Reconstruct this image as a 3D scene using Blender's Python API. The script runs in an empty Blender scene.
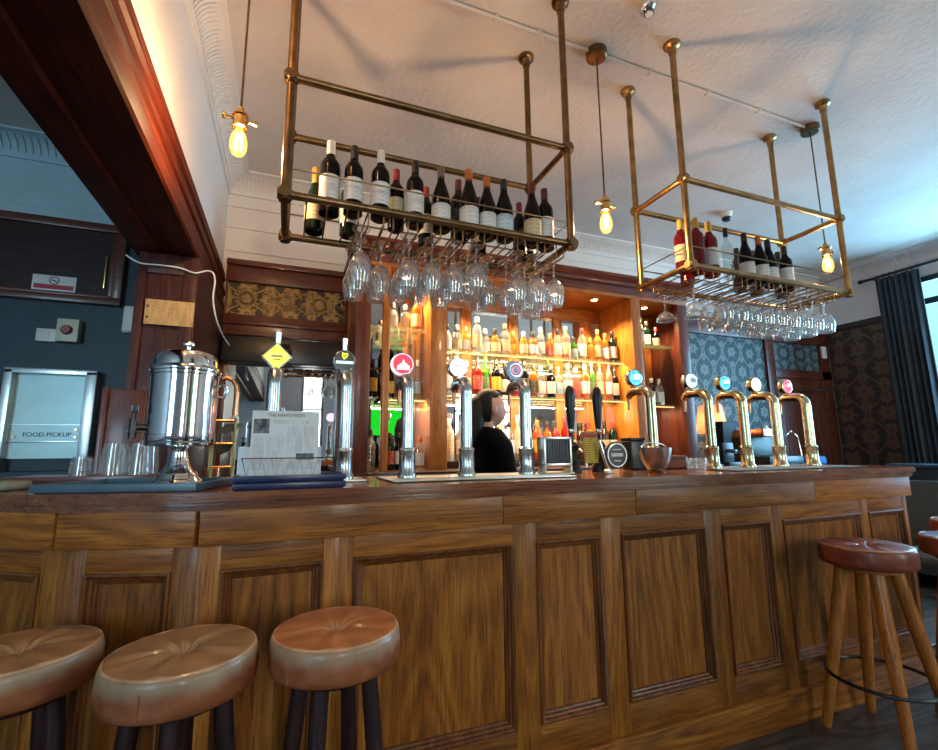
import bpy, bmesh, math, random
from mathutils import Vector, Matrix
random.seed(7)
C = bpy.context.scene.collection
PI = math.pi
# ------------------------------------------------------------------ camera
F = 466.3
YAW, PITCH, ROLL = math.radians(21.227), math.radians(8.996), math.radians(-0.477)
EYE = Vector((0, 0, 1.24))
FW = Vector((math.sin(YAW)*math.cos(PITCH), math.cos(YAW)*math.cos(PITCH), math.sin(PITCH)))
_r = Vector((math.cos(YAW), -math.sin(YAW), 0)); _u = _r.cross(FW)
RT = _r*math.cos(ROLL)+_u*math.sin(ROLL); UP = -_r*math.sin(ROLL)+_u*math.cos(ROLL)
cam_d = bpy.data.cameras.new('camera'); cam = bpy.data.objects.new('camera', cam_d); C.objects.link(cam)
cam_d.sensor_width = 36; cam_d.lens = F*36/938; cam_d.clip_start = .02
cam.matrix_world = Matrix(((RT.x, UP.x, -FW.x, EYE.x), (RT.y, UP.y, -FW.y, EYE.y), (RT.z, UP.z, -FW.z, EYE.z), (0, 0, 0, 1)))
bpy.context.scene.camera = cam
def ray(x, y): return FW+RT*((x-469)/F)-UP*((y-375)/F)
def atY(x, y, Y): d = ray(x, y); return EYE+d*(Y/d.y)
def atZ(x, y, Z): d = ray(x, y); return EYE+d*((Z-EYE.z)/d.z)
def atX(x, y, X): d = ray(x, y); return EYE+d*(X/d.x)

# ------------------------------------------------------------------ materials
def new_mat(name):
    m = bpy.data.materials.new(name); m.use_nodes = True
    nt = m.node_tree; nt.nodes.clear()
    out = nt.nodes.new('ShaderNodeOutputMaterial')
    return m, nt, out
def N(nt, t, **k):
    n = nt.nodes.new(t)
    for a, b in k.items():
        if a.startswith('i_'): n.inputs[a[2:].replace('_', ' ')].default_value = b
        else: setattr(n, a, b)
    return n
def L(nt, a, b): nt.links.new(a, b)
def col(c): return (c[0], c[1], c[2], 1)
def principled(nt, out, base=(.5, .5, .5), rough=.5, metal=0, spec=.5, coat=0, trans=0, sss=0):
    p = nt.nodes.new('ShaderNodeBsdfPrincipled')
    p.inputs['Base Color'].default_value = col(base); p.inputs['Roughness'].default_value = rough
    p.inputs['Metallic'].default_value = metal; p.inputs['Specular IOR Level'].default_value = spec
    p.inputs['Coat Weight'].default_value = coat; p.inputs['Coat Roughness'].default_value = .12
    p.inputs['Transmission Weight'].default_value = trans
    L(nt, p.outputs[0], out.inputs[0]); return p
def coords(nt, scale=(1, 1, 1), kind='Object', loc=(0, 0, 0)):
    tc = N(nt, 'ShaderNodeTexCoord'); mp = N(nt, 'ShaderNodeMapping')
    mp.inputs['Scale'].default_value = scale; mp.inputs['Location'].default_value = loc
    L(nt, tc.outputs[kind], mp.inputs[0]); return mp.outputs[0]
def ramp(nt, fac, stops, interp='LINEAR'):
    r = N(nt, 'ShaderNodeValToRGB'); e = r.color_ramp.elements; r.color_ramp.interpolation = interp
    while len(e) < len(stops): e.new(.5)
    for k, (p, c) in enumerate(stops): e[k].position = p; e[k].color = col(c)
    L(nt, fac, r.inputs[0]); return r.outputs[0]
def bump(nt, h, p, strength=.2, dist=.01):
    b = N(nt, 'ShaderNodeBump'); b.inputs['Strength'].default_value = strength; b.inputs['Distance'].default_value = dist
    L(nt, h, b.inputs['Height']); L(nt, b.outputs[0], p.inputs['Normal'])
def plain(name, base, rough=.5, metal=0, spec=.5, coat=0, mottle=.12, scale=6, bmp=0, bscale=60):
    """painted / metal / plastic surface with a slight procedural mottle"""
    m, nt, out = new_mat(name); p = principled(nt, out, base, rough, metal, spec, coat)
    n = N(nt, 'ShaderNodeTexNoise'); n.inputs['Scale'].default_value = scale; n.inputs['Detail'].default_value = 4
    L(nt, coords(nt), n.inputs['Vector'])
    lo = tuple(c*(1-mottle) for c in base); hi = tuple(min(1, c*(1+mottle)) for c in base)
    L(nt, ramp(nt, n.outputs['Fac'], [(.3, lo), (.7, hi)]), p.inputs['Base Color'])
    if bmp:
        b = N(nt, 'ShaderNodeTexNoise'); b.inputs['Scale'].default_value = bscale; b.inputs['Detail'].default_value = 5
        L(nt, coords(nt), b.inputs['Vector']); bump(nt, b.outputs['Fac'], p, bmp, .01)
    return m
def wood(name, dark, mid, light, axis='Z', rough=.38, coat=.25, scale=1, vary=.35, bmp=.12, fig=.24, spec=.4):
    m, nt, out = new_mat(name); p = principled(nt, out, mid, rough, 0, spec, coat)
    i = 'XYZ'.index(axis)
    def sc(al, ac): return tuple(al*scale if j == i else ac*scale for j in range(3))
    tc = N(nt, 'ShaderNodeTexCoord'); oi = N(nt, 'ShaderNodeObjectInfo')
    off = N(nt, 'ShaderNodeVectorMath', operation='SCALE'); off.inputs[0].default_value = (9.1, 7.3, 5.7)
    L(nt, oi.outputs['Random'], off.inputs['Scale'])
    ad = N(nt, 'ShaderNodeVectorMath', operation='ADD'); L(nt, tc.outputs['Object'], ad.inputs[0]); L(nt, off.outputs[0], ad.inputs[1])
    def mapped(v):
        mp = N(nt, 'ShaderNodeMapping'); mp.inputs['Scale'].default_value = v; L(nt, ad.outputs[0], mp.inputs[0]); return mp.outputs[0]
    n1 = N(nt, 'ShaderNodeTexNoise'); n1.inputs['Scale'].default_value = 1; n1.inputs['Detail'].default_value = 8
    n1.inputs['Roughness'].default_value = .66; n1.inputs['Distortion'].default_value = .8; L(nt, mapped(sc(1.7, 30)), n1.inputs['Vector'])
    n3 = N(nt, 'ShaderNodeTexNoise'); n3.inputs['Scale'].default_value = 1; n3.inputs['Detail'].default_value = 1.5; n3.inputs['Roughness'].default_value = .4; L(nt, mapped(sc(.8, 4.5)), n3.inputs['Vector'])
    m1 = N(nt, 'ShaderNodeMath', operation='MULTIPLY'); m1.inputs[1].default_value = 75; L(nt, n3.outputs['Fac'], m1.inputs[0])
    m2 = N(nt, 'ShaderNodeMath', operation='SINE'); L(nt, m1.outputs[0], m2.inputs[0])
    wv = N(nt, 'ShaderNodeMath', operation='MULTIPLY_ADD'); wv.inputs[1].default_value = .5; wv.inputs[2].default_value = .5; L(nt, m2.outputs[0], wv.inputs[0])
    n2 = N(nt, 'ShaderNodeTexNoise'); n2.inputs['Scale'].default_value = 1; n2.inputs['Detail'].default_value = 3; L(nt, mapped(sc(9, 190)), n2.inputs['Vector'])
    mxf = N(nt, 'ShaderNodeMix'); mxf.inputs['Factor'].default_value = fig*.6; L(nt, n1.outputs['Fac'], mxf.inputs['A']); L(nt, wv.outputs[0], mxf.inputs['B'])
    c1 = ramp(nt, mxf.outputs['Result'], [(.22, dark), (.5, mid), (.80, light)])
    c2 = ramp(nt, n2.outputs['Fac'], [(.34, (.38, .32, .26)), (.46, (.96, .95, .92)), (.7, (1.1, 1.08, 1.05))])
    mx = N(nt, 'ShaderNodeMix', data_type='RGBA', blend_type='MULTIPLY'); mx.inputs['Factor'].default_value = .8
    L(nt, c1, mx.inputs['A']); L(nt, c2, mx.inputs['B'])
    hs = N(nt, 'ShaderNodeHueSaturation'); mr = N(nt, 'ShaderNodeMapRange')
    mr.inputs['To Min'].default_value = 1-vary; mr.inputs['To Max'].default_value = 1+vary
    L(nt, oi.outputs['Random'], mr.inputs['Value']); L(nt, mr.outputs[0], hs.inputs['Value']); L(nt, mx.outputs['Result'], hs.inputs['Color'])
    L(nt, hs.outputs[0], p.inputs['Base Color']); bump(nt, n2.outputs['Fac'], p, bmp, .004)
    return m
def glass(name, tint=(1, 1, 1), body=0.0, bodycol=(1, 1, 1), rough=.02, edge=1.45):
    """clean thin glass: see-through, fresnel reflections, optional cloudy body"""
    m, nt, out = new_mat(name)
    t = N(nt, 'ShaderNodeBsdfTransparent'); t.inputs[0].default_value = col(tint)
    g = N(nt, 'ShaderNodeBsdfGlossy'); g.inputs['Roughness'].default_value = rough
    fw = N(nt, 'ShaderNodeLayerWeight'); fw.inputs['Blend'].default_value = .5
    pw = N(nt, 'ShaderNodeMath', operation='POWER'); pw.inputs[1].default_value = 4; L(nt, fw.outputs['Facing'], pw.inputs[0])
    lw = N(nt, 'ShaderNodeMath', operation='MULTIPLY_ADD'); lw.inputs[1].default_value = .35+(edge-1)*.45; lw.inputs[2].default_value = .035*edge; lw.use_clamp = True; L(nt, pw.outputs[0], lw.inputs[0])
    n = N(nt, 'ShaderNodeTexNoise'); n.inputs['Scale'].default_value = 5; L(nt, coords(nt), n.inputs['Vector'])
    base = t
    if body > 0:
        d = N(nt, 'ShaderNodeBsdfDiffuse'); tr = N(nt, 'ShaderNodeBsdfTranslucent')
        L(nt, ramp(nt, n.outputs['Fac'], [(.3, tuple(c*.85 for c in bodycol)), (.7, bodycol)]), d.inputs[0]); tr.inputs[0].default_value = col(bodycol)
        a = N(nt, 'ShaderNodeMixShader'); a.inputs[0].default_value = .5; L(nt, d.outputs[0], a.inputs[1]); L(nt, tr.outputs[0], a.inputs[2])
        b = N(nt, 'ShaderNodeMixShader'); b.inputs[0].default_value = body; L(nt, t.outputs[0], b.inputs[1]); L(nt, a.outputs[0], b.inputs[2]); base = b
    mx = N(nt, 'ShaderNodeMixShader'); L(nt, lw.outputs[0], mx.inputs[0]); L(nt, base.outputs[0], mx.inputs[1]); L(nt, g.outputs[0], mx.inputs[2])
    L(nt, mx.outputs[0], out.inputs[0]); return m
def emit(name, c, s, c2=None):
    m, nt, out = new_mat(name); e = N(nt, 'ShaderNodeEmission'); e.inputs['Strength'].default_value = s
    n = N(nt, 'ShaderNodeTexNoise'); n.inputs['Scale'].default_value = 30; L(nt, coords(nt), n.inputs['Vector'])
    L(nt, ramp(nt, n.outputs['Fac'], [(.35, c2 or tuple(v*.9 for v in c)), (.6, c)]), e.inputs['Color'])
    L(nt, e.outputs[0], out.inputs[0]); return m

OD, OM, OL = (.090, .025, .004), (.270, .086, .011), (.460, .180, .030)
M = {}
for ax in 'XYZ':
    M['oak'+ax] = wood('oak_grain_'+ax, OD, OM, OL, ax, .42, .10, vary=.26, spec=.3)
    M['mah'+ax] = wood('mahogany_grain_'+ax, (.035, .008, .005), (.110, .024, .012), (.18, .045, .020), ax, .32, .2, vary=.15)
    M['hon'+ax] = wood('honey_wood_grain_'+ax, (.20, .060, .008), (.38, .125, .018), (.50, .19, .034), ax, .35, .15, vary=.12)
    M['dark'+ax] = wood('dark_stained_grain_'+ax, (.010, .004, .005), (.028, .010, .010), (.05, .018, .015), ax, .42, .1, vary=.1, spec=.25)
M['beamY'] = wood('dark_red_beam_grain', (.020, .004, .003), (.080, .012, .004), (.13, .024, .007), 'Y', .52, 0, vary=.05, spec=.15)
M['pierZ'] = wood('purple_brown_pier_grain', (.022, .006, .006), (.058, .016, .013), (.095, .028, .020), 'Z', .42, .05, vary=.05, spec=.25)
M['mould'] = wood('oak_moulding', (.045, .012, .004), (.155, .044, .009), (.27, .090, .020), 'Z', .3, .4, vary=.15)
M['top'] = wood('polished_bar_top', (.085, .024, .010), (.20, .062, .024), (.30, .11, .045), 'X', .2, .45, vary=.02)
M['floor'] = wood('dark_floorboards', (.016, .014, .015), (.055, .048, .046), (.12, .105, .095), 'X', .34, .25, vary=0, fig=.5)
M['ceil'] = plain('textured_ceiling_paint', (.66, .59, .54), .8, mottle=.06, scale=3, bmp=.55, bscale=30)
M['wall'] = plain('cream_wall_paint', (.76, .71, .66), .6, mottle=.04, scale=2, bmp=.05)
M['greywall'] = plain('grey_white_wall_paint', (.56, .55, .57), .6, mottle=.05)
M['cool'] = plain('pale_blue_grey_paint', (.42, .56, .62), .6, mottle=.05)
M['navy'] = plain('navy_wall_paint', (.007, .030, .050), .5, mottle=.15)
M['black'] = plain('black_plastic', (.010, .010, .012), .3, mottle=.2)
M['blackm'] = plain('black_painted_metal', (.012, .012, .013), .35, .3)
M['brass'] = plain('aged_brass_pipe', (.36, .22, .09), .34, 1, mottle=.3, scale=18)
M['brassd'] = plain('dark_bronze_pipe', (.19, .115, .055), .36, 1, mottle=.3, scale=18)
M['gold'] = plain('polished_brass', (.72, .47, .16), .2, 1, mottle=.1)
M['chrome'] = plain('polished_chrome', (.80, .82, .84), .10, 1, mottle=.04)
M['satin'] = plain('satin_steel_tap', (.50, .54, .56), .24, 1, mottle=.08, scale=14)
M['chromebrass'] = plain('brassy_chrome', (.60, .52, .33), .22, 1, mottle=.12, scale=14)
M['steel'] = plain('brushed_steel', (.55, .57, .58), .28, 1, mottle=.1)
M['gilt'] = plain('muted_gilt_relief', (.34, .22, .08), .55, .35, mottle=.35, scale=40)
M['copper'] = plain('copper', (.70, .32, .16), .25, 1)
M['mirror'] = plain('mirror_glass', (.78, .80, .80), .02, 1, mottle=.01)
M['white'] = plain('white_plastic', (.72, .72, .70), .4, mottle=.05)
M['cream'] = plain('cream_plastic', (.62, .60, .46), .4, mottle=.05)
M['paper'] = plain('newsprint_paper', (.66, .68, .68), .8, mottle=.06, scale=20)
M['paper2'] = plain('pale_blue_paper', (.55, .66, .76), .8, mottle=.06, scale=20)
M['ink'] = plain('black_ink', (.03, .03, .035), .7)
M['inkgrey'] = plain('grey_ink', (.33, .34, .36), .8)
M['red'] = plain('red_print', (.45, .02, .04), .5)
M['redbutton'] = plain('dark_red_button', (.30, .035, .012), .3)
M['bluetray'] = plain('dark_blue_tray', (.012, .022, .075), .3, mottle=.2)
M['greytray'] = plain('blue_grey_tray', (.06, .12, .17), .35, mottle=.15)
M['bluecloth'] = plain('blue_cloth', (.02, .16, .42), .8, mottle=.25, scale=25, bmp=.4)
M['pouch'] = plain('grey_green_pouch', (.16, .17, .13), .7, mottle=.35, scale=25, bmp=.4)
M['skin'] = plain('skin', (.42, .22, .15), .5, mottle=.06)
M['hair'] = plain('black_brown_hair', (.007, .005, .004), .6, spec=.25, mottle=.4, scale=60)
M['cloth'] = plain('black_cotton', (.004, .004, .005), .95, spec=.1, mottle=.2, scale=30)
M['lip'] = plain('lips', (.30, .09, .08), .5)
M['eye'] = plain('eye', (.05, .03, .02), .2)
M['leaf'] = plain('dull_green_leaf', (.05, .06, .025), .5, mottle=.3)
M['bulb'] = None
M['glass'] = glass('clear_glass', (.96, .97, .97), .10, (.95, .97, 1), .05, 3.0)
M['pane'] = glass('window_pane', (.93, .97, .97), 0, edge=1.3)
M['shelfglass'] = glass('green_edged_shelf_glass', (.93, .96, .90), .07, (.62, .70, .40), .04, 1.25)
M['greenpool'] = emit('television_green_picture', (.01, .60, .02), 1.0, (.02, .70, .03))
M['lens_warm'] = emit('downlight_glow', (1, .72, .38), 30)
M['filament'] = emit('filament_glow', (1, .52, .14), 60)
def leather(name, base, hi, worn=None, top=None):
    m, nt, out = new_mat(name); p = principled(nt, out, base, .40, 0, .45, .12)
    n = N(nt, 'ShaderNodeTexNoise'); n.inputs['Scale'].default_value = 9; n.inputs['Detail'].default_value = 6; n.inputs['Distortion'].default_value = .6
    L(nt, coords(nt), n.inputs['Vector'])
    L(nt, ramp(nt, n.outputs['Fac'], [(.32, tuple(c*.6 for c in base)), (.52, base), (.75, hi)]), p.inputs['Base Color'])
    b = N(nt, 'ShaderNodeTexNoise'); b.inputs['Scale'].default_value = 70; b.inputs['Detail'].default_value = 6; L(nt, coords(nt), b.inputs['Vector'])
    bump(nt, b.outputs['Fac'], p, .25, .003)
    if worn:   # rubbed band plus painted window sheen around the seat shoulder, ragged lower edge
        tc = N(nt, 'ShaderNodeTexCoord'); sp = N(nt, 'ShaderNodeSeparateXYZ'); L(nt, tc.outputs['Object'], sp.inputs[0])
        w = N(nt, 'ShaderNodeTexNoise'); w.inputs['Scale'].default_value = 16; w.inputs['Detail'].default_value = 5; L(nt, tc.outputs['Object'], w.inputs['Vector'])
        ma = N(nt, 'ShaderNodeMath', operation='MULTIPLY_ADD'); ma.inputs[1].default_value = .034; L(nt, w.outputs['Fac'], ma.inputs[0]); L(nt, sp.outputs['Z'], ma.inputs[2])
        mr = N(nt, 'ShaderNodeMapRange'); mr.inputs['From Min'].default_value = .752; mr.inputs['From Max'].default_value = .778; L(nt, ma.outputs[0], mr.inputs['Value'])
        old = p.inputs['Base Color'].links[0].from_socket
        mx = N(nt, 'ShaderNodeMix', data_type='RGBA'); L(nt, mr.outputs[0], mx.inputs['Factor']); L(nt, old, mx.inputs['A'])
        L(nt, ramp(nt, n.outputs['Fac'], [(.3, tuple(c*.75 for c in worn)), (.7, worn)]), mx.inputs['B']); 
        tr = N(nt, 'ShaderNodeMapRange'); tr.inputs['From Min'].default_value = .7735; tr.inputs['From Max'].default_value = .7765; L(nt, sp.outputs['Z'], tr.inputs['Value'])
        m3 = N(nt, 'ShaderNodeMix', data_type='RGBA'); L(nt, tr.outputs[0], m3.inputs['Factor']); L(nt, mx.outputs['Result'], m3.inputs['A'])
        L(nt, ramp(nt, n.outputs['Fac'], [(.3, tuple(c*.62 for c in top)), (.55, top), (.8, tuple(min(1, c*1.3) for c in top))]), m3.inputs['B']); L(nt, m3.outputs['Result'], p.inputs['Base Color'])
    return m
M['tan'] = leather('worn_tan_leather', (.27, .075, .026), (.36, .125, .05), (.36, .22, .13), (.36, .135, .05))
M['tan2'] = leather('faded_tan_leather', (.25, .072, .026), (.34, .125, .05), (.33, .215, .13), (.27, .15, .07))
M['oxblood'] = leather('red_brown_leather', (.17, .032, .014), (.24, .055, .025))
M['seam'] = leather('pale_worn_piping', (.42, .24, .13), (.55, .38, .25))
def bulbglass():
    m, nt, out = new_mat('lit_bulb_glass')
    t = N(nt, 'ShaderNodeBsdfTransparent'); t.inputs[0].default_value = (1, .93, .8, 1)
    e = N(nt, 'ShaderNodeEmission'); e.inputs['Strength'].default_value = 3.4
    n = N(nt, 'ShaderNodeTexNoise'); n.inputs['Scale'].default_value = 12; L(nt, coords(nt), n.inputs['Vector'])
    L(nt, ramp(nt, n.outputs['Fac'], [(.3, (1, .36, .05)), (.7, (1, .47, .10))]), e.inputs[0])
    mx = N(nt, 'ShaderNodeMixShader'); mx.inputs[0].default_value = .45; L(nt, t.outputs[0], mx.inputs[1]); L(nt, e.outputs[0], mx.inputs[2])
    L(nt, mx.outputs[0], out.inputs[0]); return m
M['bulb'] = bulbglass()
def damask(name, ground, pale, mid, px=.30, pz=.46, metal=0, rough=.55, thr=.5):
    """wallpaper with mirrored repeats: ogee stems, petalled heads and small leaves"""
    m, nt, out = new_mat(name); p = principled(nt, out, ground, rough, metal)
    def mt(op, a, b=None, c=None):
        n = N(nt, 'ShaderNodeMath', operation=op)
        for i, v in enumerate((a, b, c)):
            if v is None: continue
            if isinstance(v, (int, float)): n.inputs[i].default_value = v
            else: L(nt, v, n.inputs[i])
        return n.outputs[0]
    tc = N(nt, 'ShaderNodeTexCoord'); wn = N(nt, 'ShaderNodeTexNoise'); wn.inputs['Scale'].default_value = 9/px*.25; L(nt, tc.outputs['Object'], wn.inputs['Vector'])
    sp = N(nt, 'ShaderNodeSeparateXYZ'); L(nt, tc.outputs['Object'], sp.inputs[0])
    wob = mt('MULTIPLY', mt('SUBTRACT', wn.outputs['Fac'], .5), px*.22)
    s_ = mt('ADD', mt('ADD', mt('ADD', sp.outputs['X'], sp.outputs['Y']), 20), wob); z_ = mt('ADD', sp.outputs['Z'], wob)
    u = mt('DIVIDE', mt('PINGPONG', s_, px), px); v = mt('DIVIDE', mt('PINGPONG', z_, pz), pz)
    def head(cu, cv, R, k, ph):
        du = mt('MULTIPLY', mt('SUBTRACT', u, cu), px); dv = mt('MULTIPLY', mt('SUBTRACT', v, cv), pz)
        r = mt('SQRT', mt('ADD', mt('MULTIPLY', du, du), mt('MULTIPLY', dv, dv)))
        a = mt('ARCTAN2', dv, du); pet = mt('MULTIPLY_ADD', mt('COSINE', mt('MULTIPLY_ADD', a, k, ph)), .16, .84)
        q = mt('DIVIDE', r, mt('MULTIPLY', pet, R))
        return ramp(nt, q, [(0, (1, 1, 1)), (.22, (.2, .2, .2)), (.34, (.9, .9, .9)), (.8, (.65, .65, .65)), (.95, (0, 0, 0))])
    og = mt('ABSOLUTE', mt('SUBTRACT', u, mt('MULTIPLY_ADD', mt('COSINE', mt('MULTIPLY', v, PI)), .42, .5)))
    og2 = mt('ABSOLUTE', mt('SUBTRACT', u, mt('MULTIPLY_ADD', mt('COSINE', mt('MULTIPLY_ADD', v, PI*3, .8)), .3, .5)))
    stem = ramp(nt, og, [(0, (.75, .75, .75)), (.055, (.75, .75, .75)), (.085, (0, 0, 0))]); sten2 = ramp(nt, og2, [(0, (.4, .4, .4)), (.03, (.4, .4, .4)), (.05, (0, 0, 0))])
    f = mt('MAXIMUM', mt('MAXIMUM', head(0, 0, px*.55, 7, 0), head(1, 1, px*.6, 8, 1)), mt('MAXIMUM', mt('MAXIMUM', stem, sten2), mt('MAXIMUM', head(.0, .62, px*.34, 5, 2), head(1, .36, px*.36, 6, 0))))
    vo = N(nt, 'ShaderNodeTexVoronoi'); vo.inputs['Scale'].default_value = 7/px*.5; L(nt, tc.outputs['Object'], vo.inputs['Vector'])
    f = mt('MAXIMUM', f, mt('MULTIPLY', ramp(nt, vo.outputs['Distance'], [(.2, (1, 1, 1)), (.3, (0, 0, 0))]), .35))
    L(nt, ramp(nt, f, [(.05, ground), (.4, mid), (.85, pale)]), p.inputs['Base Color']); return m
M['damask'] = damask('blue_damask_wallpaper', (.008, .017, .025), (.16, .19, .17), (.032, .052, .058), .15, .235)
M['damask2'] = damask('dark_damask_wallpaper', (.012, .026, .034), (.15, .165, .15), (.04, .055, .06), .15, .2)
M['goldpaper'] = damask('gilded_floral_paper', (.020, .013, .007), (.36, .24, .08), (.10, .06, .02), .16, .13, .25, .4)
M['floral'] = damask('brown_floral_wallpaper', (.014, .012, .012), (.105, .055, .032), (.055, .034, .024), .22, .27)
def curtain_mat():
    m, nt, out = new_mat('charcoal_curtain'); p = principled(nt, out, (.025, .032, .042), .85)
    w = N(nt, 'ShaderNodeTexNoise'); w.inputs['Scale'].default_value = 1; L(nt, coords(nt, (200, 200, 30)), w.inputs['Vector'])
    L(nt, ramp(nt, w.outputs['Fac'], [(.3, (.016, .022, .030)), (.7, (.036, .046, .058))]), p.inputs['Base Color']); return m
M['curtain'] = curtain_mat()
def lined(name, base, line, n=120, thr=.55):
    """paper covered in faint illegible lines of print"""
    m, nt, out = new_mat(name); p = principled(nt, out, base, .7)
    w = N(nt, 'ShaderNodeTexWave'); w.bands_direction = 'Z'; w.inputs['Scale'].default_value = n; w.inputs['Distortion'].default_value = 0
    L(nt, coords(nt), w.inputs['Vector'])
    nz = N(nt, 'ShaderNodeTexNoise'); nz.inputs['Scale'].default_value = 1; L(nt, coords(nt, (90, 90, 14)), nz.inputs['Vector'])
    mu = N(nt, 'ShaderNodeMath', operation='MULTIPLY'); L(nt, w.outputs['Fac'], mu.inputs[0]); L(nt, nz.outputs['Fac'], mu.inputs[1])
    L(nt, ramp(nt, mu.outputs[0], [(thr-.12, base), (thr, line)]), p.inputs['Base Color']); return m
M['lab_white'] = lined('white_label', (.66, .65, .62), (.50, .50, .50), 16, .5)
M['lab_cream'] = lined('cream_label', (.60, .50, .30), (.44, .34, .2), 16, .5)
M['lab_blue'] = lined('pale_blue_label', (.46, .56, .62), (.32, .42, .5), 16, .5)
M['lab_black'] = lined('black_label', (.02, .02, .02), (.30, .24, .12), 30, .5)
M['lab_red'] = lined('red_label', (.42, .03, .03), (.55, .4, .25), 30, .5)
M['lab_yellow'] = lined('yellow_label', (.62, .42, .05), (.2, .08, .02), 30, .5)
M['lab_green'] = lined('green_label', (.03, .16, .05), (.4, .42, .25), 30, .5)
M['plaque'] = lined('engraved_brass_plaque', (.60, .36, .14), (.26, .13, .05), 42, .5)
M['newslines'] = lined('newsprint_columns', (.64, .66, .67), (.36, .38, .41), 75, .48)
def bottle_glass(name, tint, body, c): M[name] = glass(name, tint, body, c, .03, 1.5)
M['b_dark'] = plain('dark_wine_glass', (.002, .002, .003), .1, spec=.18, mottle=.3)
M['b_green'] = plain('dark_green_bottle_glass', (.004, .013, .006), .1, spec=.35, mottle=.3)
M['b_brown'] = plain('brown_bottle_glass', (.030, .010, .004), .08, mottle=.3, coat=.4)
bottle_glass('b_clear', (.93, .95, .94), .16, (.85, .86, .80))
bottle_glass('b_amber', (.80, .40, .08), .55, (.62, .24, .03))
bottle_glass('b_gold', (.90, .68, .25), .5, (.75, .46, .09))
bottle_glass('b_red', (.75, .08, .06), .6, (.50, .03, .02))
bottle_glass('b_orange', (.95, .40, .15), .6, (.80, .22, .05))
bottle_glass('b_pink', (.95, .60, .55), .5, (.80, .36, .30))
bottle_glass('b_rose', (.55, .03, .06), .6, (.26, .008, .022))
bottle_glass('b_bright', (.35, .80, .20), .65, (.10, .36, .04))
bottle_glass('b_blue', (.35, .6, .9), .5, (.08, .22, .5))
bottle_glass('b_white', (.9, .9, .88), .9, (.78, .74, .62))
for n, c, me in (('c_black', (.012, .012, .014), 0), ('c_red', (.25, .02, .02), 0), ('c_darkred', (.09, .008, .012), 0), ('c_orange', (.50, .14, .03), .3),
                 ('c_gold', (.62, .40, .10), .8), ('c_white', (.70, .69, .64), 0), ('c_taupe', (.16, .10, .08), 0), ('c_silver', (.6, .6, .6), 1), ('c_cork', (.42, .26, .12), 0), ('c_yellow', (.66, .42, .08), .3)):
    M[n] = plain('capsule_'+n[2:], c, .35, me)

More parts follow.
